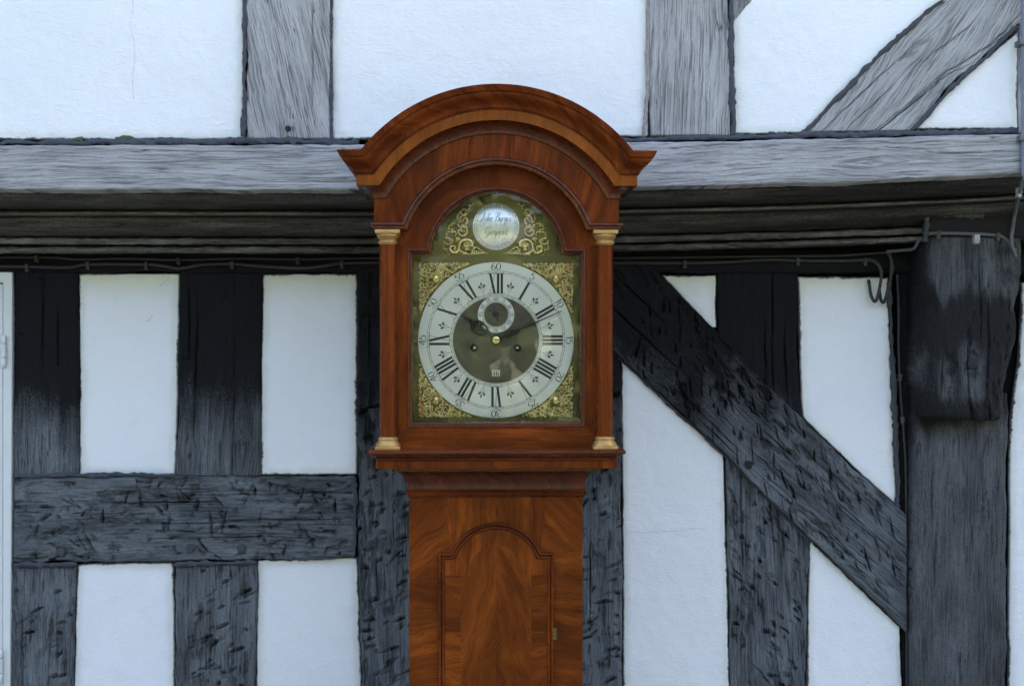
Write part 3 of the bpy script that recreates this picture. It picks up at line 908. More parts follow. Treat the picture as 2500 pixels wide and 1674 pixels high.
rail = timber('rail', [(33, 1164), (300, 1163), (560, 1161), (866, 1159)], [(31, 1376), (300, 1372), (640, 1366), (866, 1358)], YL - 0.004, M['oak_low'], paint=tarred(0, 400, 0.10, 0.7), edge=0.003,
              marks=dict(n=190, ang=R(70), spread=0.75, len=(0.020, 0.052), wid=(0.005, 0.013), dep=(0.006, 0.013), s0=0.03, s1=0.73), checks=6, rough=0.0003, dents=0.003,
              label='grey horizontal rail pitted with hack marks and pegs')
timber('post', [(872, 655), (873, 1100), (876, 1400), (884, 1674), (886, 2400)], [(1085, 655), (1088, 1674), (1088, 2400)], YL - 0.004, M['oak_low'], paint=tarred(880, 1280, 0.12, 0.6),
       marks=dict(n=90, s0=0.30, s1=0.95, ang=R(116), spread=0.22, t0=0.02, t1=0.75), checks=8, rough=0.0004, knots=((0.512, 0.026, 0.014),))
timber('post', [(1300, 655), (1300, 2400)], [(1517, 655), (1516, 900), (1518, 1200), (1519, 1674), (1519, 2400)], YL - 0.004, M['oak_low'], paint=tarred(860, 1250, 0.14, 0.7),
       marks=dict(n=110, s0=0.25, s1=0.98, t0=0.4, t1=0.98, ang=R(117), spread=0.22), checks=5, rough=0.0004)
timber('post', [(1751, 655), (1752, 800), (1758, 1000)], [(1947, 655), (1949, 850), (1958, 1035)], YL + 0.002, M['oak_low'], paint=tarred(900, 1150, 0.35), checks=3, res=0.003,
       marks=dict(n=26, ang=R(150), spread=0.4, len=(0.01, 0.025), dep=(0.002, 0.004)))
timber('post', [(1768, 1085), (1772, 1150), (1777, 1400), (1783, 1674), (1786, 2400)], [(1976, 1295), (1974, 1400), (1970, 1530), (1968, 1674), (1966, 2400)], YL + 0.002, M['oak_low'], paint=tarred(0, 400, 0.18, 0.9),
       marks=dict(n=105, s0=0.0, s1=0.5, ang=R(112), spread=0.35), checks=7, rough=0.0005, dents=0.004, waves=0.004, label='grey lower post with deep splits under the diagonal brace')
brace = timber('brace', [(1500, 562), (1613, 672), (1756, 812), (1867, 932), (1987, 1050), (2085, 1142), (2215, 1258)], [(1395, 760), (1502, 862), (1600, 950), (1713, 1056), (1770, 1107), (1978, 1318), (2215, 1542)],
               YL - 0.010, M['oak_low'], paint=tarred(800, 1200, 0.14, 0.6), edge=0.0022,
               marks=dict(n=210, s0=0.15, s1=0.93, ang=R(62), spread=0.18, len=(0.018, 0.044), dep=(0.006, 0.012), wid=(0.006, 0.012)), checks=6,
               label='dark diagonal brace falling from the clock to the corner post')
post_f = timber('corner_post', [(2229, 960), (2228, 1300), (2228, 1674), (2228, 2400)], [(2463, 960), (2461, 1200), (2459, 1674), (2458, 2400)], YL - 0.030, M['oak_corner'], paint=tarred(1010, 1090, 0.22, 0.5), rnd=0.016, bulge=0.004,
                edge=0.002, checks=3, rough=0.0002, tilt=0.01, marks=dict(n=12, ang=R(140), spread=0.5, len=(0.02, 0.05), dep=(0.001, 0.003)), label='broad weathered grey corner post below the bracket')
timber('post', [(2190, 655), (2196, 1000), (2204, 1674), (2206, 2400)], [(2262, 655), (2262, 2400)], YL + 0.010, M['oak_low'], paint=0.95, edge=0.002)

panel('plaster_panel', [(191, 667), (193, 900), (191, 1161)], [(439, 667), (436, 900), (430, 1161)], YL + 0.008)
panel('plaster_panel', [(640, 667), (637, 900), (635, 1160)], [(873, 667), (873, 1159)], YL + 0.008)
panel('plaster_panel', [(188, 1375), (183, 1500), (179, 1674), (179, 2400)], [(424, 1371), (426, 1500), (427, 1674), (427, 2400)], YL + 0.008)
panel('plaster_panel', [(627, 1366), (626, 1500), (625, 1674), (625, 2400)], [(875, 1359), (878, 1500), (884, 1674), (886, 2400)], YL + 0.008)
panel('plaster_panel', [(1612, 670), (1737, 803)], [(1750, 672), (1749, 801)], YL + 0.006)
panel('plaster_panel', [(1516, 876), (1519, 1200), (1520, 1674), (1520, 2400)], [(1767, 1106), (1776, 1400), (1782, 1674), (1785, 2400)], YL + 0.006)
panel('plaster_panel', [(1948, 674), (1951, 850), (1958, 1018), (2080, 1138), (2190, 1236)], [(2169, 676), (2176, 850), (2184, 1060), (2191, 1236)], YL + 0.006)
panel('plaster_panel', [(1976, 1314), (1971, 1530), (1969, 1674), (1967, 2400)], [(2198, 1530), (2200, 1600), (2204, 1674), (2206, 2400)], YL + 0.006)
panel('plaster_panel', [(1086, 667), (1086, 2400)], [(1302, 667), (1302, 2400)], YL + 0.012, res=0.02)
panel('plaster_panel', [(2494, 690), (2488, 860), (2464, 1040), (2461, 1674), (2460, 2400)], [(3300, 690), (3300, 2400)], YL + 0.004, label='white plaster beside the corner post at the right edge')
timber('post', [(3302, 655), (3302, 2400)], [(3480, 655), (3480, 2400)], YL, M['oak_low'], paint=0.4, res=0.006)

bead('mastic_joint', [(34, 1162), (120, 1160), (200, 1160), (300, 1158), (430, 1161)], YL - 0.006, 0.0046, house)
bead('mastic_joint', [(865, 1165), (867, 1240), (868, 1310), (866, 1356)], YL - 0.003, 0.0050, house)
bead('mastic_joint', [(29, 1379), (110, 1378), (188, 1376)], YL - 0.004, 0.0056, house)
bead('mastic_joint', [(424, 1377), (520, 1374), (626, 1371)], YL - 0.004, 0.0056, house)
bead('mastic_joint', [(1502, 866), (1600, 955), (1715, 1061), (1770, 1112), (1900, 1243), (1978, 1323)], YL + 0.001, 0.0026, house)
bead('mastic_joint', [(2172, 690), (2180, 900), (2188, 1100), (2192, 1240)], YL + 0.000, 0.0050, house, mat=M['peg'])

for (u, v) in ((149, 1347), (466, 1337), (590, 1338)):
    peg(rail, u, v, YL - 0.004, 0.0105)
ptb = MB()
c4 = [(272, 1166), (332, 1165), (336, 1196), (271, 1197)]
ptb.plate([(P(u, v, YL)[0], P(u, v, YL)[2]) for u, v in c4[::-1]], YL - 0.0065, YL + 0.01, grain='x')
o_ = ptb.build('let_in_patch', M['oak_low'], rail, smooth=False, seed=3)
for (u, v) in ((1790, 893), (1890, 985), (1938, 1240)):
    peg(brace, u, v, YL - 0.010, 0.0105, proud=0.003, mat=M['peg_black'] if v < 1100 else M['peg'])
peg(brace, 1828, 1134, YL - 0.0130, 0.0092, proud=0.0012, mat=M['gap'])  # flat dark disc, painted as the shaded depth of an open hole

# things on the plaster: hairline cracks, a cobwebbed spider, an iron nail
def on_panel(i, pts, w, mat, name):
    co, ob = PAN[i]
    wp = spline([(P(u, v, YU if i < 6 else YL)[0], P(u, v, YU if i < 6 else YL)[2]) for u, v in pts], 10)
    rs_ = np.random.RandomState(int(pts[0][0]))
    wp = wp + rs_.normal(0, 0.0006, wp.shape)
    def fy(x, z):
        d = (co[:, 0] - x) ** 2 + (co[:, 2] - z) ** 2
        j = np.argpartition(d, 4)[:4]
        return float(co[j, 1].min()) - 0.0004
    b = MB()
    b.ribbon(wp, w * (0.5 + rs_.rand(len(wp))), fy)
    b.build(name, mat, ob, smooth=False, flat=True)
M['hairline'] = simple("hairline_crack", (0.55, 0.55, 0.54), 0.9, var=0.3, scale=200)

# peg in the post left of the trunk
postc = [o for o in COL.objects if o.name.startswith('post') and o.parent == house and o.type == 'MESH']
peg([o for o in postc if abs(o.data.vertices[0].co.x - P(872, 655, YL)[0]) < 0.01][0], 897, 1330, YL - 0.006, 0.0098, proud=0.006)
peg([o for o in postc if abs(o.data.vertices[0].co.x - P(601, V0, YU)[0]) < 0.01][0], 703, 314, YU - 0.001, 0.0058, proud=0.005, mat=M['peg_black'])
on_panel(0, [(318, -60), (322, 20), (316, 60), (324, 100), (326, 140), (321, 190), (322, 240)], 0.00042, M['hairline'], 'hairline_crack')
PLI = [i for i, (c_, o_) in enumerate(PAN) if abs(c_[:, 0].min() - P(1516, 0, YL)[0]) < 0.02][0]
on_panel(PLI, [(1540, 1297), (1575, 1300), (1610, 1297), (1650, 1296), (1700, 1290), (1725, 1293)], 0.00042, M['hairline'], 'hairline_crack')
on_panel(6, [(385, 700), (392, 694), (400, 688), (412, 676)], 0.0008, M['hairline'], 'cobweb_strand')
on_panel(6, [(356, 783), (361, 782), (364, 778), (372, 768)], 0.0008, M['hairline'], 'cobweb_strand')
# ---- bracket at the head of the corner post, lead-capped beam end above it
def bracket_paint(X, Z, S, T, sd_):
    z1, z2 = P(0, 745, 0.41)[2], P(0, 690, 0.41)[2]
    top = sstep(z1, z2, Z + 0.055 * (2 * fbm(X * 45, Z * 4, sd_) - 1))
    worn = sstep(P(0, 790, 0.41)[2], P(0, 860, 0.41)[2], Z) * sstep(P(0, 1000, 0.41)[2], P(0, 960, 0.41)[2], Z)
    body = 0.98 - 0.80 * worn * sstep(0.30, 0.72, fbm(X * 22, Z * 9, sd_ + 3)) * sstep(P(2440, 0, 0.41)[0], P(2360, 0, 0.41)[0], X)
    side = sstep(0.030, 0.006, T)
    top = top * (1 - side)
    return body * (1 - top) + top * (0.10 + 0.6 * (fbm(X * 60, Z * 6, sd_ + 4) - 0.3))
brk = timber('bracket', [(2243, 578), (2244, 800), (2246, 960), (2256, 1024)], [(2506, 578), (2496, 690), (2474, 900), (2456, 1028)], YL - 0.085, M['oak_corner'], thick=0.11, paint=bracket_paint,
             rnd=0.034, bulge=0.018, endr=0.016, torn=0.004, edge=0.003, checks=5, rough=0.0005, dents=0.004, marks=dict(n=40, s0=0.17, s1=0.36, ang=R(160), spread=0.6, len=(0.012, 0.03), dep=(0.002, 0.005)),
             label='rounded bracket block on the corner post, silver at the top and tar black below')
peg(brk, 2375, 887, YL - 0.094, 0.0125, proud=0.006, square=True, mat=M['peg_black'])
b = MB()
x0, _, z0 = P(2266, 578, YL - 0.10); x1, _, z1 = P(2760, 512, YL - 0.10)
b.box(x0, x1, YL - 0.102, YL + 0.02, z0, z1, grain='x', b=0.006)
be = b.build('beam_end', M['gap'], house)
b = MB()
a0 = P(2258, 590, YL - 0.104); a1 = P(2270, 512, YL - 0.104); a2 = P(2420, 514, YL - 0.104); a3 = P(2620, 520, YL - 0.104)
b.tube(spline([a0, P(2262, 552, YL - 0.106), a1, P(2340, 515, YL - 0.107), a2, a3], 8), 0.0065 * (1 + 0.3 * np.sin(np.arange(41) * 1.7)), 7)
b.tube(spline([P(2272, 520, YL - 0.106), P(2330, 523, YL - 0.108), P(2400, 526, YL - 0.108)], 6), 0.008 * (1 + 0.35 * np.sin(np.arange(13) * 2.1)), 7)
b.build('lead_flashing', M['lead'], be)

# ---- white door frame, leaf and hinges at the left edge
YD = YL - 0.006
b = MB()
f0 = P(30, 664, YD); f1 = P(24, 1674, YD)
b.plate([(P(6, 2400, YD)[0], 0.24), (P(22, 2400, YD)[0], 0.24), (f1[0], f1[2]), (P(27, 1370, YD)[0], P(0, 1370, YD)[2]), (f0[0], f0[2]), (P(-620, 664, YD)[0], f0[2]), (P(-620, 664, YD)[0], P(0, 690, YD)[2]), (P(7, 690, YD)[0], P(0, 690, YD)[2])],
        YD, YD + 0.05)
dfr = b.build('door_frame', M['joinery'], house, smooth=False, label='white painted door frame at the left edge')
md = dfr.modifiers.new('soft', 'BEVEL'); md.width = 0.0025; md.segments = 2; md.limit_method = 'ANGLE'
b = MB()
xl = P(-615, 0, YD)[0]; xr = P(4.5, 0, YD)[0]
b.box(xl, xr, YD + 0.006, YD + 0.05, 0.25, P(0, 693, YD)[2], b=0.003)
leaf = b.build('door_leaf', M['joinery'], house)
b = MB()
b.box(xl - 0.08, xl - 0.002, YD, YD + 0.05, 0.24, P(0, 690, YD)[2], b=0.003)
b.build('door_frame', M['joinery'], house)
timber('post', [(-900, 655), (-900, 2400)], [(-725, 655), (-725, 2400)], YL, M['oak_low'], paint=0.5, res=0.006)
panel('plaster_panel', [(-1700, 667), (-1700, 2400)], [(-902, 667), (-902, 2400)], YL + 0.008, res=0.02)
for (v0, v1, uc) in ((818, 897, 11), (1583, 1666, 3)):
    x, _, zt = P(uc, v0, YD); _, _, zb = P(uc, v1, YD)
    h = zt - zb
    b = MB()
    r = 0.0062
    for (fa, fb) in ((0.0, 0.265), (0.275, 0.69), (0.70, 1.0)):
        za, zc_ = zt - fa * h, zt - fb * h
        cap = 0.004 if fb == 1.0 or fa == 0.0 else 0.0005
        b.lathe([(r * 0.5, zc_), (r, zc_ + cap), (r, za - cap), (r * 0.5, za)], x, YD - 0.005, seg=14)
    b.build('hinge', M['joinery'], leaf, sharp=40)

# ---- cables clipped under the jetty and round the bracket
def cable(name, pts, r, mat, label, clips=(), clipmat=None, drop=0.008):
    pw = spline([P(*p) for p in pts], 8)
    t = thing(name, label, 'cable', tuple(pw[0]), group=None)
    b = MB(); b.tube(pw, r, 8)
    b.build('sheath', mat, t)
    for (u, v, y) in clips:
        x, _, z = P(u, v, y)
        b = MB()
        w = 0.0042
        b.box(x - w, x + w, y - r - 0.003, y + 0.012, z - r - 0.001, z + r + 0.002, b=0.001)
        b.lathe([(0.0045, y + 0.012), (0.0045, y - 0.002), (0.003, y - 0.0035), (0.0002, y - 0.0035)], x, 0, axis='y', seg=10, cz=z - r - 0.0045)
        b.build('cable_clip', clipmat or mat, t, sharp=40)
    return t

yc = YL - 0.012
cable('cable', [(-300, 648, yc), (0, 650, yc), (65, 651, yc), (165, 653, yc), (215, 645, yc), (355, 645, yc), (400, 649, yc), (440, 655, yc), (495, 646, yc), (567, 644, yc), (640, 650, yc), (740, 654, yc), (800, 647, yc), (835, 642, yc), (960, 641, yc), (1200, 643, yc), (1500, 642, yc), (1671, 642, yc), (1773, 640, yc), (1867, 634, yc), (1948, 636, yc), (2040, 637, yc), (2112, 635, yc - 0.004), (2138, 640, yc - 0.012), (2151, 662, yc - 0.016), (2149, 695, yc - 0.016), (2138, 735, yc - 0.012), (2127, 722, yc - 0.004), (2122, 690, yc + 0.004), (2120, 684, yc + 0.03)],
      0.0036, M['cable_dark'], 'long dark cable clipped under the jetty, looping over the plaster at its right end',
      clips=[(u, v, yc) for u, v in ((66, 651), (215, 645), (357, 645), (567, 644), (835, 642), (1671, 642), (1948, 636), (2112, 636))])
yc2 = YL - 0.020
cable('cable', [(-300, 630, yc2), (89, 628, yc2), (190, 633, yc2), (300, 631, yc2), (436, 634, yc2), (600, 631, yc2), (727, 633, yc2), (900, 630, yc2), (1300, 631, yc2), (1671, 628, yc2), (1900, 625, yc2), (2040, 624, yc2), (2165, 616, yc2)],
      0.0026, M['cable_dark'], 'thin dark upper cable tucked close beneath the jetty moulding', clips=[(u, v, yc2) for u, v in ((89, 628), (436, 634), (727, 633))])
cable('cable', [(2165, 616, yc2), (2173, 626, yc2), (2177, 658, yc2 - 0.004), (2167, 710, yc2 - 0.006), (2158, 737, yc2), (2150, 730, yc2 + 0.01), (2146, 700, yc2 + 0.03)],
      0.0036, M['cable_dark'], 'short dark cable hanging in a loop beside the corner post', clips=[(2177, 655, yc2)])
cable('cable', [(2190, 670, YL + 0.002), (2194, 762, YL + 0.002), (2194, 848, YL + 0.002), (2198, 954, YL + 0.002), (2206, 1056, YL + 0.002), (2212, 1200, YL + 0.002), (2214, 1674, YL + 0.002), (2216, 2300, YL + 0.002)],
      0.0028, M['cable_dark'], 'thin dark cable running down the black strip beside the corner post', clips=[(2197, 918, YL + 0.002), (2203, 1022, YL + 0.002)], clipmat=M['clip_brown'])
ys_ = YL - 0.110
gcab = cable('cable', [(2165, 614, YL - 0.03), (2200, 611, YL - 0.045), (2230, 607, YL - 0.07), (2243, 588, YL - 0.09), (2266, 572, YL - 0.104), (2292, 569, ys_), (2380, 571, ys_), (2435, 575, ys_), (2458, 585, ys_), (2470, 603, ys_ + 0.004), (2480, 612, ys_ + 0.012)],
      0.0035, M['cable_grey'], 'grey cable running across the top of the corner bracket', clips=[(2291, 570, ys_), (2436, 575, ys_)], clipmat=M['clip_brown'])
cx_, _, cz_ = P(2384, 583, ys_ - 0.004)
b = MB()
b.box(cx_ - 0.006, cx_ + 0.006, ys_ - 0.010, ys_ + 0.012, cz_ - 0.004, cz_ + 0.009, b=0.002)
b.lathe([(0.0065, ys_ + 0.012), (0.0065, ys_ - 0.008), (0.005, ys_ - 0.010), (0.003, ys_ - 0.010), (0.0026, ys_ - 0.006), (0.0002, ys_ - 0.006)], cx_, 0, axis='y', seg=14, cz=cz_ - 0.005)
b.build('cable_clip', M['clip_white'], gcab, sharp=40, label='white plastic clip screwed through')
yp = YU - 0.022
cable('cable', [(2503, 425, yp), (2499, 440, yp), (2487, 480, 0.27), (2478, 520, YL - 0.118), (2472, 560, YL - 0.117), (2469, 580, YL - 0.117), (2472, 604, YL - 0.114), (2480, 626, YL - 0.104)],
      0.0042, M['cable_grey'], 'grey cable dropping from the conduit over the lead capped beam end', clips=[(2489, 466, 0.25)], clipmat=M['clip_white'])
cd = thing('conduit', 'blue grey vertical conduit on the upper post at the right edge', 'conduit', P(2503, 430, yp))
b = MB(); p0, p1 = P(2503, 430, yp), P(2503, V0, yp)
b.tube([p0, p1], 0.0085, 14)
b.build('pipe', simple("conduit_paint", (0.17, 0.20, 0.25), 0.55, var=0.1), cd, sharp=50)
for v in (105, 338, -400, -1200):
    x, _, z = P(2503, v, yp)
    b = MB(); b.box(x - 0.014, x + 0.014, yp - 0.011, yp + 0.024, z - 0.006, z + 0.006, b=0.002)
    b.build('saddle', M['cable_grey'], cd)

# ================================================================== the longcase clock
AX = -0.030
U = 0.00077                                     # one photo pixel at the dial plane, in metres
clock = thing('longcase_clock', 'tall mahogany longcase clock with arched hood, brass and silvered dial', 'clock', (AX, 0.0, 0.0))
M['wood'] = veneer("polished_mahogany", (0.265, 0.058, 0.009), (0.062, 0.012, 0.003), streak=(4, 60), bands=0.85)
M['wood_light'] = veneer("crossbanded_walnut", (0.33, 0.095, 0.015), (0.15, 0.040, 0.006), streak=(5, 45), figure=0.3)
M['wood_dark'] = veneer("dark_mahogany", (0.16, 0.034, 0.006), (0.045, 0.010, 0.002), streak=(5, 70), spec=0.35)
M['wood_red'] = veneer("red_mahogany", (0.225, 0.050, 0.010), (0.095, 0.019, 0.004), streak=(2.5, 110), figure=0.2)
M['walnut'] = veneer("figured_walnut", (0.31, 0.074, 0.009), (0.075, 0.015, 0.003), streak=(4, 52), figure=1.5, rough=0.36, bands=0.75, tint=True)
M['crotch'] = veneer("crotch_walnut", (0.32, 0.080, 0.010), (0.085, 0.018, 0.003), streak=(5, 40), figure=2.4, rough=0.36, bands=0.85)

def metal(name, col, rough, tarnish=(0.1, 0.09, 0.03), amount=0.4, scale=25.0, metallic=1.0, bump=0.1):
    k = NT(name)
    co = k.obj()
    f = k.noise(co, scale, 4.0)
    f2 = k.noise(co, scale * 7, 3.0)
    c = k.mix(k.math('MULTIPLY', k.ramp(f, [(0.35, 1.0), (0.65, 0.0)]), amount), col, tarnish)
    rg = k.math('ADD', k.math('MULTIPLY', f2, 0.18), rough - 0.09)
    k.set(Base_Color=c, Roughness=rg, Metallic=metallic, Normal=k.bump(f2, bump, 0.0004))
    return k.m
M['brass_plate'] = metal("dull_brass_plate", (0.19, 0.148, 0.040), 0.42, (0.085, 0.068, 0.020), 0.75, 14, metallic=0.55)
M['brass_matt'] = metal("matted_brass_centre", (0.135, 0.115, 0.075), 0.6, (0.085, 0.072, 0.048), 0.6, 20, metallic=0.6, bump=0.4)
M['brass_cast'] = metal("cast_gilt_brass", (0.95, 0.76, 0.34), 0.28, (0.42, 0.31, 0.10), 0.5, 40, metallic=0.9)
M['gilt'] = metal("gilt_wood", (0.50, 0.30, 0.10), 0.45, (0.28, 0.15, 0.05), 0.5, 50, metallic=0.65)
M['gilt_orange'] = metal("copper_gilt", (0.75, 0.33, 0.08), 0.32, (0.5, 0.18, 0.04), 0.4, 60, metallic=0.9)
M['brass'] = metal("polished_brass", (0.76, 0.58, 0.24), 0.25, (0.5, 0.36, 0.12), 0.3, 40)
M['silvered'] = metal("silvered_ring", (0.90, 0.88, 0.81), 0.40, (0.72, 0.70, 0.58), 0.5, 9, metallic=0.1, bump=0.02)
M['silver_boss'] = metal("silvered_boss", (0.88, 0.88, 0.85), 0.26, (0.74, 0.74, 0.66), 0.35, 12, metallic=0.5, bump=0.0)
M['ink'] = simple("black_wax", (0.014, 0.014, 0.013), 0.45, var=0.3, scale=200)
M['ink_grey'] = simple("grey_engraving", (0.11, 0.11, 0.10), 0.6, var=0.2)
M['steel'] = simple("blued_steel", (0.008, 0.008, 0.009), 0.45, metal=0.2, var=0.3)
M['arbor'] = simple("bright_steel", (0.55, 0.56, 0.58), 0.3, metal=1.0)
M['hole'] = simple("dark_hole", (0.006, 0.006, 0.006), 0.8)

def glass_mat():
    k = NT("window_glass")
    t = k.t
    t.nodes.remove(k.b)
    fr = k.n("ShaderNodeFresnel", None, IOR=1.42)
    tr = k.n("ShaderNodeBsdfTransparent", None, Color=(0.975, 0.985, 0.97))
    gl = k.n("ShaderNodeBsdfGlossy", None, Roughness=0.012)
    wav = k.bump(k.noise(k.obj(), 7.0, 1.0), 0.05, 0.003)
    t.links.new(wav, gl.inputs['Normal'])
    mx = k.n("ShaderNodeMixShader")
    t.links.new(fr.outputs[0], mx.inputs[0]); t.links.new(tr.outputs[0], mx.inputs[1]); t.links.new(gl.outputs[0], mx.inputs[2])
    t.links.new(mx.outputs[0], k.out.inputs[0])
    return k.m
M['glass'] = glass_mat()

def X(x): return AX + x
def Zc(z): return CAM_Z + z

# ---- hood: break-arch cornice, frieze, arch moulding
YF, YBK = -0.085, 0.165
CZ, R0, H0, W0 = 0.1525, 0.2279, 0.2626, 0.223
NA = 72
def arch_row(d, p, y=None, pside=None):
    """one line of the moulding: back left, front left corner, mitre, arc ..., mitre, front right corner, back right"""
    r = R0 + d; h = H0 + d
    yy = YF - p if y is None else y
    w = W0 + (p if pside is None else pside)
    th = math.asin(min(1, (h - CZ) / r))
    xm = r * math.cos(th)
    row = [(X(-w), YBK, Zc(h)), (X(-w), yy, Zc(h)), (X(-xm), yy, Zc(h))]
    for i in range(1, NA):
        a = math.pi - th - (math.pi - 2 * th) * i / NA
        row.append((X(r * math.cos(a)), yy, Zc(CZ + r * math.sin(a))))
    row += [(X(xm), yy, Zc(h)), (X(w), yy, Zc(h)), (X(w), YBK, Zc(h))]
    return row
def arch_moulding(name, prof, mat, seed, close_top=False, inner=False, label=None, wobble=0.0):
    rows, ds = [], []
    acc = 0.0
    for i, (d, p) in enumerate(prof):
        rows.append(arch_row(d, p))
        if i:
            acc += math.hypot(d - prof[i - 1][0], p - prof[i - 1][1])
        ds.append(acc)
    if close_top:
        d, p = prof[-1]
        rows.append(arch_row(d, p, y=YBK, pside=p)); ds.append(acc + 0.1)
    if inner:
        d, p = prof[0]
        rows.insert(0, arch_row(d, p, y=-0.040, pside=-0.01)); ds.insert(0, -0.05)
    arr = np.array(rows)
    L = np.concatenate([np.zeros((len(rows), 1)), np.cumsum(np.linalg.norm(np.diff(arr, axis=1), axis=2), axis=1)], 1)
    # cross-grained pieces, the grain running across the moulding; joints every so often along it
    gc = np.stack([np.repeat(np.array(ds)[:, None], arr.shape[1], 1), L, 0.35 * np.floor(L / 0.137)], -1)
    b = MB().grid(arr, gc=gc)
    return b.build(name, mat, clock, sharp=30, seed=seed, label=label)

pl = []
for i in range(9):                                # cove under the band
    t = i / 8 * math.pi / 2
    pl.append((0.001 + 0.0195 * math.sin(t), 0.002 + 0.026 * (1 - math.cos(t))))
arch_moulding('cornice_cove', [(0.0, 0.0), (0.0, 0.003)] + pl + [(0.0205, 0.0295)], M['wood_dark'], 1)
arch_moulding('cornice_band', [(0.0205, 0.0295), (0.0208, 0.0300), (0.0395, 0.0300), (0.0398, 0.0295)], M['wood_light'], 2, label='paler cross grained band of the hood cornice')
cy = [(0.0398, 0.0295), (0.0400, 0.0325), (0.0418, 0.0335), (0.0425, 0.0345)]
for i in range(13):                               # cyma
    t = i / 12
    cy.append((0.0430 + 0.0255 * t, 0.0350 + 0.0185 * (t + 0.16 * math.sin(2 * math.pi * t + math.pi))))
cy += [(0.0690, 0.0545), (0.0695, 0.0575), (0.0735, 0.0592), (0.0775, 0.0612), (0.0795, 0.0620), (0.0802, 0.0612)]
arch_moulding('cornice_crown', cy, M['wood'], 3, close_top=True)
arch_moulding('hood_frieze', [(-0.0430, 0.0), (-0.030, 0.0), (-0.015, 0.0), (0.0, 0.0)], M['wood'], 4)
bp = [(-0.0565, -0.002), (-0.0560, 0.0015), (-0.0535, 0.0028), (-0.0505, 0.0030), (-0.0500, 0.0045), (-0.0492, 0.0062), (-0.0475, 0.0072), (-0.0455, 0.0066), (-0.0443, 0.0050), (-0.0438, 0.0035), (-0.0432, 0.0030), (-0.0430, 0.0)]
arch_moulding('arch_moulding', bp, M['wood_dark'], 5, inner=True, label='dark bead moulding framing the hood arch')

# hood carcase
b = MB()
b.box(X(-0.212), X(-0.196), -0.030, YBK, Zc(-0.195), Zc(0.215), b=0.001)
b.build('hood_side', M['wood'], clock, seed=11)
b = MB()
b.box(X(0.196), X(0.212), -0.030, YBK, Zc(-0.195), Zc(0.215), b=0.001)
b.build('hood_side', M['wood'], clock, seed=12)
b = MB()
b.box(X(-0.20), X(0.20), YBK - 0.012, YBK, Zc(-0.195), Zc(0.30))
b.build('back_board', M['wood_dark'], clock)

# ---- hood door: two stiles, bottom rail, arched head, lip moulding, glass
def arch_pts(r, cz, zs, n=40, x0=None):
    th = math.asin((zs - cz) / r)
    return [(X(r * math.cos(a)), Zc(cz + r * math.sin(a))) for a in np.linspace(th, math.pi - th, n)]
OZ, OC, OR, OW, OB = 0.164, 0.1565, 0.121, 0.1551, -0.1467       # opening: shoulder, arch centre, arch radius, half width, bottom
opening = [(X(-OW), Zc(OB)), (X(OW), Zc(OB)), (X(OW), Zc(OZ))] + arch_pts(OR, OC, OZ) + [(X(-OW), Zc(OZ))]
DY0, DY1, DW, DB = -0.052, -0.030, 0.2155, -0.1945
ex = 0.0075
w2 = OW + ex
for sgn in (-1, 1):
    b = MB()
    pts = [(X(sgn * w2), Zc(OB - ex)), (X(sgn * DW), Zc(DB)), (X(sgn * DW), Zc(0.205)), (X(sgn * w2), Zc(OZ + ex))]
    b.plate(pts if sgn > 0 else pts[::-1], DY0, DY1, grain='z')
    b.build('door_stile', M['wood'], clock, smooth=False, seed=20 + sgn)
b = MB()
b.plate([(X(-DW), Zc(DB)), (X(DW), Zc(DB)), (X(w2), Zc(OB - ex)), (X(-w2), Zc(OB - ex))], DY0, DY1, grain='x')
b.build('door_rail', M['wood'], clock, smooth=False, seed=23)
b = MB()
r2 = OR + ex
th = math.asin((OZ + ex - OC) / r2)
inner = [(X(r2 * math.cos(a)), Zc(OC + r2 * math.sin(a))) for a in np.linspace(th, math.pi - th, 48)]
r3 = 0.187
outer = [(X(r3 * math.cos(a)), Zc(CZ + r3 * math.sin(a))) for a in np.linspace(0.30, math.pi - 0.30, 48)]
loop = [(X(w2), Zc(OZ + ex)), (X(DW), Zc(0.205))] + outer + [(X(-DW), Zc(0.205)), (X(-w2), Zc(OZ + ex))] + inner[::-1]
b.plate(loop, DY0 + 0.0004, DY1, grain='x')
# grain follows the arch
b.g = [((math.atan2(v[2] - Zc(OC), v[0] - AX)) * 0.16, math.hypot(v[2] - Zc(OC), v[0] - AX), v[1]) for v in b.v]
b.build('door_head', M['wood'], clock, smooth=False, seed=24)
def sweep_loop(lp, prof, mat, name, parent, seed=0, sharp=35, closed=True):
    """prof: (offset outwards, y)"""
    rows = []
    for d, y in prof:
        o = offset_loop(lp, d)
        rows.append([(p[0], y, p[1]) for p in o])
    arr = np.array(rows)
    L = np.concatenate([[0], np.cumsum(np.linalg.norm(np.diff(arr[0], axis=0), axis=1))])
    gc = np.stack([np.repeat(L[None, :], len(rows), 0), np.repeat(np.array([p[0] for p in prof])[:, None], arr.shape[1], 1), 0 * arr[:, :, 0]], -1)
    return MB().grid(arr, close=True, gc=gc).build(name, mat, parent, sharp=sharp, seed=seed)
sweep_loop(opening, [(-0.0005, -0.028), (0.0, -0.046), (0.0012, -0.0490), (0.0035, -0.0505), (0.0048, -0.0530), (0.0065, -0.0545), (0.0080, -0.0540), (0.0086, -0.0520), (0.0086, -0.045)],
           M['wood_dark'], 'door_lip', clock, seed=6)
b = MB()
b.plate(opening, -0.0400, -0.0380)
b.build('glass_pane', M['glass'], clock, smooth=False, label='clear glass of the hood door')

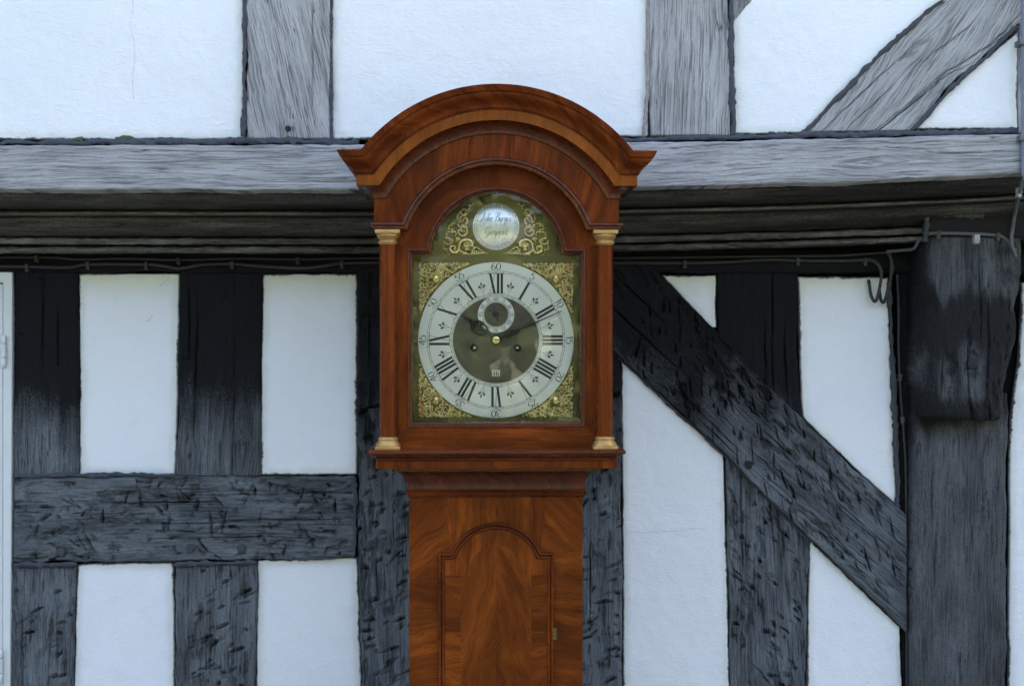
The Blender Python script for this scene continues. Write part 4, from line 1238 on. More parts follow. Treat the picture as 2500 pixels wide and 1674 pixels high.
# ---- columns with gilt capitals and bases
for sgn in (-1, 1):
    cx, cyc = X(sgn * 0.1988), -0.0635
    b = MB()
    zs = np.linspace(-0.172, 0.186, 12)
    b.lathe([(0.0145 - 0.0012 * max(0, (z + 0.05)) / 0.236, Zc(z)) for z in zs], cx, cyc, seg=36)
    colm = b.build('column', M['wood_red'], clock, seed=30 + sgn)
    b = MB()
    b.box(cx - 0.0228, cx + 0.0228, cyc - 0.0228, cyc + 0.0228, Zc(0.1992), Zc(0.2062), b=0.0012)
    prof = [(0.0205, 0.1992), (0.0212, 0.1975), (0.0205, 0.1945), (0.0178, 0.1905), (0.0160, 0.1885), (0.0158, 0.1862), (0.0178, 0.1852), (0.0184, 0.1836), (0.0176, 0.1818), (0.0156, 0.1812), (0.0152, 0.1795)]
    b.lathe([(r, Zc(z)) for r, z in prof], cx, cyc, seg=32)
    b.build('capital', M['gilt'], colm, sharp=40, label='gilt capital with square abacus')
    b = MB()
    b.box(cx - 0.0228, cx + 0.0228, cyc - 0.0228, cyc + 0.0228, Zc(-0.1948), Zc(-0.1880), b=0.0012)
    prof = [(0.0222, -0.1880), (0.0224, -0.1865), (0.0212, -0.1840), (0.0185, -0.1805), (0.0172, -0.1785), (0.0170, -0.1775), (0.0182, -0.1768), (0.0186, -0.1752), (0.0180, -0.1738), (0.0165, -0.1730), (0.0155, -0.1715)]
    b.lathe([(r, Zc(z)) for r, z in prof], cx, cyc, seg=32)
    b.build('column_base', M['gilt'], colm, sharp=40, label='gilt turned base on a square block')

# ---- hood base moulding, throat, trunk, plinth
def ring_moulding(name, prof, W, yf, mat, seed, yb=YBK, grain='along', label=None, cap=False):
    rows = []
    for z, p in prof:
        w = W + p
        rows.append([(X(-w), yb, Zc(z))] + [(X(-w + 2 * w * i / 16), yf - p, Zc(z)) for i in range(17)] + [(X(w), yb, Zc(z))])
    arr = np.array(rows)
    L = np.concatenate([np.zeros((len(rows), 1)), np.cumsum(np.linalg.norm(np.diff(arr, axis=1), axis=2), axis=1)], 1)
    dz = np.array([z for z, p in prof])[:, None] + 0 * L
    gc = np.stack([dz, L, 0.31 * np.floor(L / 0.17)], -1) if grain == 'cross' else np.stack([L, dz, 0 * L], -1)
    return MB().grid(arr, gc=gc).build(name, mat, clock, sharp=32, seed=seed, label=label)
ring_moulding('hood_base_moulding', [(-0.1936, -0.19), (-0.1936, 0.0125), (-0.1945, 0.0160), (-0.1965, 0.0182), (-0.1995, 0.0182), (-0.2018, 0.0165), (-0.2030, 0.0130), (-0.2036, 0.0105), (-0.2055, 0.0100), (-0.2062, 0.0085),
                                     (-0.2078, 0.0052), (-0.2100, 0.0028), (-0.2130, 0.0014), (-0.2150, 0.0010)], 0.216, -0.080, M['wood_dark'], 41)
ring_moulding('hood_base_band', [(-0.2150, 0.0010), (-0.2152, 0.0034), (-0.2158, 0.0040), (-0.2280, 0.0040), (-0.2286, 0.0034), (-0.2288, -0.10)], 0.216, -0.080, M['wood'], 42, grain='cross')
th_ = [(-0.2300, 0.0300)]
for i in range(15):
    t = math.pi / 2 * (1 - i / 14)
    th_.append((-0.2720 + 0.0335 * math.sin(t), 0.0300 - 0.0275 * math.cos(t)))
ring_moulding('throat_moulding', [(-0.2292, -0.05), (-0.2292, 0.0300)] + th_[1:] + [(-0.2750, 0.0028)], 0.1636, 0.0, M['wood_dark'], 43, grain='cross')
ring_moulding('trunk_bead', [(-0.2750, 0.0028), (-0.2756, 0.0046), (-0.2775, 0.0054), (-0.2794, 0.0046), (-0.2800, 0.0026), (-0.2806, 0.0022), (-0.2852, 0.0022), (-0.2858, 0.0036), (-0.2872, 0.0038), (-0.2882, 0.0024), (-0.2886, 0.0)],
              0.1636, 0.0, M['wood'], 44)
TB = 0.62 - CAM_Z
b = MB(); b.box(X(-0.1632), X(0.1632), 0.004, YBK, Zc(TB), Zc(-0.2800), b=0.0005)
trunk = b.build('trunk', M['walnut'], clock, seed=51)
# veneers on the trunk front: thin sheets, each with its own run of grain
def sheet(name, pts, y, mat, ang, parent, seed, fy=0.0009, holes=()):
    b = MB()
    b.plate(pts, y - fy, y + 0.002, holes=holes)
    ca, sa = math.cos(ang), math.sin(ang)
    b.g = [((v[0] - AX) * ca + v[2] * sa, -(v[0] - AX) * sa + v[2] * ca, v[1]) for v in b.v]
    return b.build(name, mat, parent, smooth=False, seed=seed)
DXW, DSH, DAR, DAC = 0.1080, -0.3942, 0.0909, -0.4289            # door: half width, shoulder, arch radius, arch centre
def door_loop(ins=0.0, bottom=0.735):
    th = math.asin((DSH - ins - DAC) / (DAR - ins))
    w = DXW - ins
    return [(X(-w), bottom + ins), (X(w), bottom + ins), (X(w), Zc(DSH - ins))] + \
           [(X((DAR - ins) * math.cos(a)), Zc(DAC + (DAR - ins) * math.sin(a))) for a in np.linspace(th, math.pi - th, 40)] + [(X(-w), Zc(DSH - ins))]
tw, tt = 0.1630, -0.2884
q = lambda x, z: (X(x), Zc(z))
sheet('veneer', [q(-tw, -0.452), q(-DXW, -0.400), q(-DXW, TB + 0.1), q(-tw, TB)], 0.004, M['walnut'], R(4), trunk, 61)
sheet('veneer', [q(DXW, TB + 0.1), q(DXW, -0.400), q(tw, -0.390), q(tw, TB)][::1], 0.004, M['walnut'], R(-5), trunk, 62)
sheet('veneer', [q(-tw, -0.452), q(-tw, tt), q(-0.096, tt), q(-0.086, -0.388), q(-DXW, -0.400)][::-1], 0.0039, M['walnut'], R(38), trunk, 63)
sheet('veneer', [q(DXW, -0.400), q(0.084, -0.388), q(0.094, tt), q(tw, tt), q(tw, -0.390)][::-1], 0.0039, M['walnut'], R(-46), trunk, 64)
th = np.linspace(R(30), R(90), 14)
sheet('veneer', [q(-0.096, tt), q(-0.002, tt)] + [q(-0.0875 * math.cos(a) * 0.999, DAC + 0.0909 * math.sin(a)) for a in th[::-1]], 0.0039, M['walnut'], R(86), trunk, 65)
sheet('veneer', [q(-0.002, tt), q(0.094, tt)] + [q(0.0875 * math.cos(a) * 0.999, DAC + 0.0909 * math.sin(a)) for a in th], 0.0039, M['walnut'], R(96), trunk, 66)

dl = door_loop()
b = MB(); b.plate(dl, -0.0010, 0.006, grain='z')
tdoor = b.build('trunk_door', M['walnut'], clock, smooth=False, seed=52, label='arched trunk door with figured veneer')
sweep_loop(dl, [(0.0005, 0.004), (0.0005, -0.0020), (-0.0004, -0.0046), (-0.0022, -0.0056), (-0.0040, -0.0046), (-0.0048, -0.0022), (-0.0056, -0.0014), (-0.0064, -0.0022), (-0.0072, -0.0040), (-0.0088, -0.0048), (-0.0104, -0.0040), (-0.0112, -0.0020), (-0.0114, 0.0)],
           M['wood'], 'door_moulding', tdoor, seed=53)
# cross banding round the door and the crotch-figured centre
IN1, IN2 = 0.0120, 0.0415
l1, l2 = door_loop(IN1), door_loop(IN2)
def half(lp, sgn):
    return [p for p in lp if (p[0] - AX) * sgn >= -1e-9]
zt2 = Zc(DSH - IN2)
zt1 = Zc(DSH - IN1)
wA, wB = DXW - IN1, DXW - IN2
cuts = [0.735 + IN1, 0.86, 1.02, zt2 - 0.106, zt2]
for sgn in (-1, 1):
    for i in range(4):
        z_a, z_b = cuts[i], cuts[i + 1]
        pts = [(X(sgn * wB), z_a), (X(sgn * wA), z_a), (X(sgn * wA), z_b), (X(sgn * wB), z_b)]
        sheet('crossbanding', pts if sgn > 0 else pts[::-1], -0.0010, M['walnut'], R(3 * sgn), tdoor, 70 + i + 5 * sgn, fy=0.0006 + 0.0001 * i)
arc1 = [p for p in l1 if p[1] >= zt1 - 1e-6]
arc2 = [p for p in l2 if p[1] >= zt2 - 1e-6]
head = [(X(wB), zt2), (X(wA), zt2)] + arc1 + [(X(-wA), zt2), (X(-wB), zt2)] + [p for p in arc2[::-1]]
seen = []
for p in head:
    if not seen or (abs(p[0] - seen[-1][0]) + abs(p[1] - seen[-1][1])) > 1e-6:
        seen.append(p)
sheet('crossbanding', seen, -0.0010, M['walnut'], R(90), tdoor, 81, fy=0.0005)
sheet('crotch_veneer', [(X(-wB), 0.735 + IN2), (X(-0.001), 0.735 + IN2), (X(-0.001), Zc(DAC + DAR - IN2) - 0.0002)] + [p for p in arc2 if p[0] - AX < -0.002], -0.0010, M['crotch'], R(78), tdoor, 82, fy=0.0010)
sheet('crotch_veneer', [(X(-0.001), 0.735 + IN2), (X(wB), 0.735 + IN2)] + [p for p in arc2 if p[0] - AX > 0.002] + [(X(-0.001), Zc(DAC + DAR - IN2) - 0.0002)], -0.0010, M['crotch'], R(-72), tdoor, 83, fy=0.0010)
# brass hinge on the right edge of the door
hx, _, hz = P(1350.5, 1547, -0.004)
for hz_ in (hz, 0.82):
    b = MB()
    for k_ in range(3):
        b.lathe([(0.0015, hz_ - 0.0115 + k_ * 0.0078), (0.0026, hz_ - 0.0110 + k_ * 0.0078), (0.0026, hz_ - 0.0048 + k_ * 0.0078), (0.0015, hz_ - 0.0043 + k_ * 0.0078)], X(DXW + 0.0012), -0.0035, seg=12)
    b.box(X(DXW + 0.0032), X(DXW + 0.0060), -0.0002, 0.005, hz_ - 0.011, hz_ + 0.011)
    b.build('hinge', M['brass_plate'], tdoor, sharp=40, label='small brass hinge')
b = MB(); b.box(X(-0.200), X(0.200), -0.038, YBK + 0.01, 0.10, 0.585, grain='x', b=0.002)
b.build('plinth', M['walnut'], clock, seed=54)
ring_moulding('plinth_moulding', [(0.585 - CAM_Z, -0.15), (0.585 - CAM_Z, 0.037), (0.592 - CAM_Z, 0.036), (0.602 - CAM_Z, 0.018), (0.618 - CAM_Z, 0.004), (0.622 - CAM_Z, 0.0)], 0.1636, 0.0, M['wood_dark'], 55)
b = MB(); b.box(X(-0.212), X(0.212), -0.050, YBK + 0.014, -0.02, 0.105, grain='x', b=0.004)
b.build('skirting', M['wood_dark'], clock, seed=56)

# ------------------------------------------------------------------ the dial
DZ = 0.0054
def D2(px, pz): return (X(px * U), Zc(DZ + pz * U))          # dial pixels -> world x, z
def circ(r, cx=0.0, cz=0.0, n=96):
    return [D2(cx + r * math.cos(a), cz + r * math.sin(a)) for a in np.linspace(0, 2 * math.pi, n, endpoint=False)]
b = MB()
dp = [(X(-0.170), Zc(-0.165)), (X(0.170), Zc(-0.165)), (X(0.170), Zc(0.164))] + [(X(0.131 * math.cos(a)), Zc(0.1565 + 0.131 * math.sin(a))) for a in np.linspace(0.06, math.pi - 0.06, 48)] + [(X(-0.170), Zc(0.164))]
WH = [circ(8.2, sx, -19, 20)[::-1] for sx in (-52.5, 52)]
b.plate(dp, 0.0, 0.003, holes=WH)
dial = b.build('dial_plate', M['brass_plate'], clock, smooth=False, label='dull brass break arch dial plate')
# wheat-ear engraved border round the plate
b = MB()
def wheat(p0, p1, n, w):
    p0, p1 = np.array(p0, float), np.array(p1, float)
    d = (p1 - p0) / n; nn = np.array([-d[1], d[0]]) / np.linalg.norm(d)
    for i in range(n):
        c = p0 + d * (i + 0.5)
        for s in (-1, 1):
            a = c + d * 0.55; e = c - d * 0.35 + nn * s * w
            b.ribbon([a, (a + e) / 2 + nn * s * w * 0.18, e], [0.00018, 0.00042, 0.00012], lambda x, z: -0.00025)
wheat(D2(-197, -196), D2(-197, 196), 46, 0.0042); wheat(D2(197, 196), D2(197, -196), 46, 0.0042)
wheat(D2(-190, -199), D2(190, -199), 46, 0.0034); wheat(D2(-190, 199), D2(190, 199), 50, 0.0042)
for sgn in (-1, 1):
    for i in range(26):
        a0 = math.pi / 2 + sgn * (0.06 + i * 0.056)
        r_ = 0.1165
        c = np.array([X(r_ * math.cos(a0)), Zc(0.1565 + r_ * math.sin(a0))])
        tg = np.array([-math.sin(a0), math.cos(a0)]) * 0.0062; nn = np.array([math.cos(a0), math.sin(a0)])
        for s in (-1, 1):
            b.ribbon([c + tg * 0.55, c + nn * s * 0.0022, c - tg * 0.35 + nn * s * 0.0038], [0.00018, 0.00042, 0.00012], lambda x, z: -0.00025)
b.build('engraved_border', M['ink_grey'], dial, smooth=False, flat=True)

# matted centre
b = MB(); b.plate(circ(108), -0.0006, 0.0, holes=[circ(8.2, -52.5, -19, 20)[::-1], circ(8.2, 52, -19, 20)[::-1], [D2(-10, -72.5), D2(10, -72.5), D2(10, -88.5), D2(-10, -88.5)]])
centre = b.build('dial_centre', M['brass_matt'], clock, smooth=False, label='dark matted brass dial centre')
# chapter ring with a turned edge
b = MB()
a = np.linspace(0, 2 * math.pi, 160, endpoint=False)
rows = []
for r_, y_ in ((105.3, 0.0), (105.3, -0.0014), (105.9, -0.0019), (189.2, -0.0019), (190.1, -0.0013), (190.1, 0.0)):
    rows.append([(D2(r_ * math.cos(t), 0)[0], y_, D2(0, r_ * math.sin(t))[1]) for t in a])
b.grid(np.array(rows), close=True)
ring = b.build('chapter_ring', M['silvered'], clock, sharp=30, label='silvered chapter ring with black roman hours')
YR = -0.0022
flatR = lambda x, z: YR
b = MB()
for r_, w_ in ((168.2, 0.42), (163.8, 0.42), (112.0, 0.42), (107.6, 0.42)):
    b.ribbon(np.array(circ(r_, n=160)), w_ * U, flatR, close=True)
for i in range(60):
    t = i * math.pi / 30
    r_a, r_b = (163.8, 168.2)
    b.ribbon([D2(r_a * math.sin(t), r_a * math.cos(t)), D2(r_b * math.sin(t), r_b * math.cos(t))], (0.75 if i % 5 == 0 else 0.42) * U, flatR)
for i in range(48):
    t = i * math.pi / 24
    b.ribbon([D2(107.6 * math.sin(t), 107.6 * math.cos(t)), D2(112 * math.sin(t), 112 * math.cos(t))], 0.4 * U, flatR)
b.build('minute_track', M['ink'], ring, smooth=False, flat=True)

def polar(t, cx=0.0, cz=0.0):
    """local (x to the right, r outwards) -> dial, turned clockwise by t about (cx, cz)"""
    s_, c_ = math.sin(t), math.cos(t)
    return lambda x, r_: D2(cx + r_ * s_ + x * c_, cz + r_ * c_ - x * s_)

def roman(txt, t, r0=114.0, r1=162.0):
    b = MB()
    f = polar(t)
    adv = {'I': 9.0, 'V': 17.5, 'X': 19.0}
    bw = 3.0
    tot = sum(adv[c] for c in txt)
    x = -tot / 2
    def quad(xa, ra, xb, rb, w):
        p = [f(xa - w, ra), f(xb - w, rb), f(xb + w, rb), f(xa + w, ra)]
        b.add([(q_[0], YR, q_[1]) for q_ in p], [(0, 1, 2, 3)])
    for c in txt:
        m = x + adv[c] / 2
        if c == 'I':
            quad(m, r0, m, r1, bw)
        elif c == 'V':
            quad(m - 5.2, r1, m + 1.2, r0, bw * 0.95)
            quad(m + 6.0, r1, m + 1.2, r0, 0.45)
        else:
            quad(m - 5.4, r1, m + 5.4, r0, bw)
            quad(m + 6.2, r1, m - 6.2, r0, 0.45)
        x += adv[c]
    for rr in (r0, r1):
        quad(-tot / 2 - 2.0, rr, -tot / 2 - 2.0, rr, 0)
        p = [f(-tot / 2 - 2.5, rr - 0.45), f(-tot / 2 - 2.5, rr + 0.45), f(tot / 2 + 2.5, rr + 0.45), f(tot / 2 + 2.5, rr - 0.45)]
        b.add([(q_[0], YR - 0.00006, q_[1]) for q_ in p], [(0, 1, 2, 3)])
    b.build('roman_numeral', M['ink'], ring, smooth=False, flat=True)
for i, tx in enumerate(('XII', 'I', 'II', 'III', 'IIII', 'V', 'VI', 'VII', 'VIII', 'IX', 'X', 'XI')):
    roman(tx, i * math.pi / 6)

# pen strokes: thick on the down stroke, hairline elsewhere
def oval(cx, cy_, rx, ry, n=10):
    return [(cx + rx * math.cos(t), cy_ + ry * math.sin(t)) for t in np.linspace(0.5 * math.pi, 2.5 * math.pi, n + 1)]
DIG = {
 '0': (0.62, [oval(0.31, 0.5, 0.25, 0.5)]),
 '1': (0.40, [[(0.20, 1.0), (0.20, 0.5), (0.20, 0.0)], [(0.06, 0.80), (0.13, 0.86), (0.20, 1.0)]]),
 '2': (0.62, [[(0.08, 0.72), (0.14, 0.92), (0.32, 1.0), (0.50, 0.86), (0.46, 0.60), (0.26, 0.30), (0.06, 0.04)], [(0.06, 0.05), (0.22, 0.10), (0.40, 0.0), (0.56, 0.12)]]),
 '3': (0.60, [[(0.08, 0.84), (0.24, 1.0), (0.44, 0.90), (0.44, 0.68), (0.22, 0.55)], [(0.22, 0.55), (0.48, 0.46), (0.52, 0.20), (0.34, 0.0), (0.10, 0.06), (0.08, 0.18)]]),
 '4': (0.66, [[(0.46, 1.0), (0.46, 0.5), (0.46, 0.0)], [(0.46, 1.0), (0.26, 0.64), (0.04, 0.30)], [(0.04, 0.30), (0.34, 0.30), (0.64, 0.30)]]),
 '5': (0.60, [[(0.16, 0.97), (0.32, 0.93), (0.54, 1.0)], [(0.16, 0.97), (0.13, 0.76), (0.11, 0.54)], [(0.11, 0.54), (0.28, 0.64), (0.48, 0.52), (0.52, 0.26), (0.36, 0.02), (0.12, 0.05), (0.07, 0.16)]]),
 '6': (0.62, [[(0.50, 0.92), (0.38, 1.0), (0.18, 0.82), (0.08, 0.45), (0.12, 0.14), (0.30, 0.0), (0.50, 0.16), (0.52, 0.38), (0.36, 0.56), (0.18, 0.48), (0.10, 0.32)]]),
}
def pen(b, strokes, place, thick, thin, fy, down_only=False, n=7):
    for st in strokes:
        p = spline(st, n) if len(st) > 2 else np.array(st, float)
        w = np.array([place(q_[0], q_[1]) for q_ in p])
        tan = np.gradient(p, axis=0)
        tan /= np.maximum(np.linalg.norm(tan, axis=1)[:, None], 1e-9)
        k_ = np.clip(-tan[:, 1], 0, 1) if down_only else np.abs(tan[:, 1])
        b.ribbon(w, thin + (thick - thin) * k_ ** 2.2, fy)
def number(txt, t, rbase, h, wd, parent, cx=0.0, cz=0.0, fy=flatR, thick=1.15, thin=0.36, mat='ink'):
    f = polar(t, cx, cz)
    tot = sum(DIG[c][0] for c in txt) * wd
    b = MB()
    x = -tot / 2
    for c in txt:
        x_ = x
        pen(b, DIG[c][1], lambda px, py: f(x_ + px * wd, rbase + py * h), thick * U, thin * U, fy)
        x += DIG[c][0] * wd
    b.build('minute_numeral', M[mat], parent, smooth=False, flat=True)
for i in range(1, 13):
    number(str(i * 5), i * math.pi / 6, 171.0, 16.6, 19.5, ring)

# fleur marks at the half hours (and between)
def lozenge(b, f, pts, y=YR):
    b.add([(f(*p)[0], y, f(*p)[1]) for p in pts], [tuple(range(len(pts)))])
for i in range(12):
    t = (i + 0.5) * math.pi / 6
    f = polar(t)
    b = MB()
    b.ribbon([f(0, 112.5), f(0, 131)], 0.35 * U, flatR)
    lozenge(b, f, [(0, 119), (1.4, 121), (0, 123), (-1.4, 121)])
    for sx in (-4.2, 4.2):
        lozenge(b, f, [(sx + 1.2 * math.cos(k_), 126.5 + 1.2 * math.sin(k_)) for k_ in np.linspace(0, 6.0, 8)])
    lozenge(b, f, [(0, 135), (2.6, 139.5), (1.6, 143), (0, 148), (-1.6, 143), (-2.6, 139.5)])
    for s in (-1, 1):
        lozenge(b, f, [(0.4 * s, 131), (4.0 * s, 130.5), (8.0 * s, 133.0), (9.2 * s, 136.5), (7.0 * s, 139.2), (4.2 * s, 138.2), (2.2 * s, 134.5)][::s], YR - 0.00003)
    b.build('fleur_mark', M['ink_grey'], ring, smooth=False, flat=True)

# seconds ring
SZ = 62.1
b = MB()
rows = []
for r_, y_ in ((29, -0.0006), (29, -0.0026), (29.4, -0.0030), (44.0, -0.0030), (44.5, -0.0026), (44.5, -0.0006)):
    rows.append([(D2(r_ * math.cos(t), 0)[0], y_, D2(0, SZ + r_ * math.sin(t))[1]) for t in a[::2]])
b.grid(np.array(rows), close=True)
sring = b.build('seconds_ring', M['silvered'], clock, sharp=30, label='small silvered seconds ring under the twelve')
YS = -0.0033
flatS = lambda x, z: YS
b = MB()
for r_ in (29.6, 33.6):
    b.ribbon(np.array(circ(r_, 0, SZ, 72)), 0.3 * U, flatS, close=True)
for i in range(60):
    f = polar(i * math.pi / 30, 0, SZ)
    b.ribbon([f(0, 29.6), f(0, 33.6)], 0.3 * U, flatS)
b.build('seconds_track', M['ink'], sring, smooth=False, flat=True)
for i in range(1, 13):
    number(str(i * 5), i * math.pi / 6, 35.0, 7.6, 9.2, sring, 0, SZ, flatS, 0.62, 0.25)
# winding holes, arbors
for sx in (-52.5, 52):
    x_, z_ = D2(sx, -19)
    b = MB()
    rows = []
    for r_, y_ in ((10.2, -0.0004), (9.8, -0.0016), (8.8, -0.0018), (8.0, -0.0008), (7.9, 0.008)):
        rows.append([(x_ + r_ * U * math.cos(t), y_, z_ + r_ * U * math.sin(t)) for t in a[::5]])
    b.grid(np.array(rows), close=True)
    wh = b.build('winding_hole', M['steel'], centre, sharp=40)
    b = MB(); b.box(x_ - 2.5 * U, x_ + 2.5 * U, -0.004, 0.006, z_ - 2.5 * U, z_ + 2.5 * U, b=0.0003)
    b.build('winding_arbor', M['arbor'], clock)
b = MB(); b.box(X(-0.10), X(0.10), 0.014, 0.12, Zc(-0.10), Zc(0.11))
b.build('movement', M['hole'], clock)
# date aperture
b = MB(); b.plate([D2(-10.5, -89), D2(10.5, -89), D2(10.5, -72), D2(-10.5, -72)], -0.0002, 0.0008)
dw = b.build('date_disc', simple("date_disc_silver", (0.62, 0.62, 0.57), 0.5, var=0.08), clock, smooth=False)
b = MB()
for c, x0_ in (('1', -7.0), ('6', -0.5)):
    pen(b, DIG[c][1], lambda px, py: D2(x0_ + px * 12.5, -87.0 + py * 13.0), 1.0 * U, 0.35 * U, lambda x, z: -0.0004)
b.build('date_numeral', M['ink'], dw, smooth=False, flat=True)
b = MB()
for sx in (-1, 1):
    for q_ in range(5):
        b.ball((D2(sx * 13.0, 0)[0], -0.0008, D2(0, -72.5 - q_ * 4)[1]), 0.0010, 6)
for q_ in range(7):
    b.ball((D2(-12 + q_ * 4, 0)[0], -0.0008, D2(0, -92)[1]), 0.0011, 6)
    b.ball((D2(-12 + q_ * 4, 0)[0], -0.0008, D2(0, -69.5)[1]), 0.0009, 6)
b.build('date_surround', M['brass_plate'], centre)

# hands
def hand(name, ang, parts, y, label, th=0.0011):
    f = polar(ang)
    b = MB()
    for kind, data in parts:
        if kind == 'poly':
            pts = [f(*p) for p in data]
            area = sum(pts[i][0] * pts[(i + 1) % len(pts)][1] - pts[(i + 1) % len(pts)][0] * pts[i][1] for i in range(len(pts)))
            b.plate(pts if area > 0 else pts[::-1], y, y + th)
        else:
            pts, r_ = data
            pw = spline([(f(*p)[0], y + th / 2, f(*p)[1]) for p in pts], 6)
            b.tube(pw, r_ * U, 6)
    return b.build(name, M['steel'], clock, sharp=40, label=label)
hour_ang = math.atan2(-321, 234); min_ang = math.atan2(597, 265); sec_ang = math.atan2(-27, 97)
def ringp(cx, cr, rad, n=14): return [(cx + rad * math.cos(t), cr + rad * math.sin(t)) for t in np.linspace(0, 2 * math.pi, n)]
hp = [('poly', [(13 * math.cos(t), 13 * math.sin(t)) for t in np.linspace(0, 2 * math.pi, 28, endpoint=False)]),
      ('poly', [(-3.4, 8), (3.4, 8), (2.2, 36), (-2.2, 36)]),
      ('poly', [(-2.6, 66), (2.6, 66), (4.6, 78), (1.4, 84), (1.2, 96), (0, 107), (-1.2, 96), (-1.4, 84), (-4.6, 78)]),
      ('poly', [(-1.7, 34), (1.7, 34), (1.7, 68), (-1.7, 68)])]
for s in (-1, 1):
    hp += [('tube', ([(0, 32), (s * 8, 33), (s * 13, 40), (s * 11, 48), (s * 5, 50), (s * 3, 45), (s * 6, 42)], 1.9)),
           ('tube', ([(s * 2, 50), (s * 9, 52), (s * 14, 58), (s * 10, 66), (s * 3, 69), (0, 72)], 1.8)),
           ('tube', ([(s * 12, 44), (s * 16, 50), (s * 13, 56)], 1.5)),
           ('tube', ([(s * 3, 60), (s * 6, 58), (s * 7, 62), (s * 3, 64)], 1.4)),
           ('tube', ([(s * 3, 22), (s * 7, 25), (s * 6, 30), (s * 2, 32)], 1.5))]
hand('hour_hand', hour_ang, hp, -0.0075, 'pierced blued steel hour hand pointing near ten')
mp = [('poly', [(12 * math.cos(t), 12 * math.sin(t)) for t in np.linspace(0, 2 * math.pi, 28, endpoint=False)]),
      ('poly', [(-2.6, 8), (2.6, 8), (2.0, 60), (1.4, 120), (0.9, 175), (-0.9, 175), (-1.4, 120), (-2.0, 60)])]
for s in (-1, 1):
    mp += [('tube', ([(0, 24), (s * 5, 27), (s * 7, 33), (s * 4, 38), (s * 1, 36)], 1.3)), ('tube', ([(s * 1, 38), (s * 5, 42), (s * 5, 48), (s * 1, 52)], 1.2)),
           ('tube', ([(s * 1, 52), (s * 4, 56), (s * 3, 61), (0, 63)], 1.1))]
hand('minute_hand', min_ang, mp, -0.0098, 'slender blued steel minute hand pointing just past ten minutes')
x_, z_ = D2(0, SZ)
fs_ = polar(sec_ang, 0, SZ)
b = MB()
sp_ = [fs_(-1.3, 0), fs_(-0.4, 27.5), fs_(0.4, 27.5), fs_(1.3, 0)]
b.plate(sp_[::-1], -0.0048, -0.0042)
sp_ = [fs_(-1.0, 0), fs_(1.0, 0), fs_(2.2, -15), fs_(0, -19), fs_(-2.2, -15)]
ar = sum(sp_[i][0] * sp_[(i + 1) % 5][1] - sp_[(i + 1) % 5][0] * sp_[i][1] for i in range(5))
b.plate(sp_ if ar > 0 else sp_[::-1], -0.0048, -0.0042)
b.lathe([(7.6 * U, -0.0005), (7.6 * U, -0.0048), (6.5 * U, -0.0054), (0.0002, -0.0054)], x_, 0, axis='y', seg=20, cz=z_)
b.build('seconds_hand', M['steel'], clock, sharp=40)
x_, z_ = D2(0, 0)
b = MB()
b.lathe([(9.6 * U, -0.0090), (9.6 * U, -0.0122), (8.6 * U, -0.0134), (5.0 * U, -0.0142), (3.2 * U, -0.0142), (3.0 * U, -0.0150), (0.0002, -0.0150)], x_, 0, axis='y', seg=28, cz=z_)
b.build('centre_collet', M['brass'], clock, sharp=40, label='polished brass collet at the centre of the hands')

# ------------------------------------------------------------------ name boss in the arch
BZ = (837 - 553) * U - DZ                          # boss centre above the dial centre (m)
bx_, bz_ = AX, Zc(DZ + BZ)
BR, BH = 57 * U, 0.0075
def dome(x, z):
    q_ = ((x - bx_) ** 2 + (z - bz_) ** 2) / (BR * BR)
    return -0.0012 - BH * (1 - q_)
b = MB()
rows = []
for q_ in np.linspace(1, 0.02, 16):
    rows.append([(bx_ + BR * q_ * math.cos(t), -0.0012 - BH * (1 - q_ * q_), bz_ + BR * q_ * math.sin(t)) for t in a[::2]])
rows.insert(0, [(bx_ + BR * math.cos(t), 0.0, bz_ + BR * math.sin(t)) for t in a[::2]])
b.grid(np.array(rows), close=True)
boss = b.build('name_boss', M['silver_boss'], clock, sharp=60, label='domed silvered disc engraved with script in the arch')
onb = lambda x, z: dome(x, z) - 0.00025
b = MB()
for i in range(44):                                 # leaf wreath
    t = i * 2 * math.pi / 44
    for s in (-1, 1):
        c = np.array([bx_ + (50.5 + s * 1.9) * U * math.cos(t), bz_ + (50.5 + s * 1.9) * U * math.sin(t)])
        tg = np.array([-math.sin(t), math.cos(t)]) * 3.4 * U; nn = np.array([math.cos(t), math.sin(t)]) * s * 1.5 * U
        b.ribbon([c - tg - nn * 0.4, c + nn * 0.4, c + tg + nn], [0.1 * U, 0.75 * U, 0.1 * U], onb)
b.build('wreath', M['ink_grey'], boss, smooth=False, flat=True)
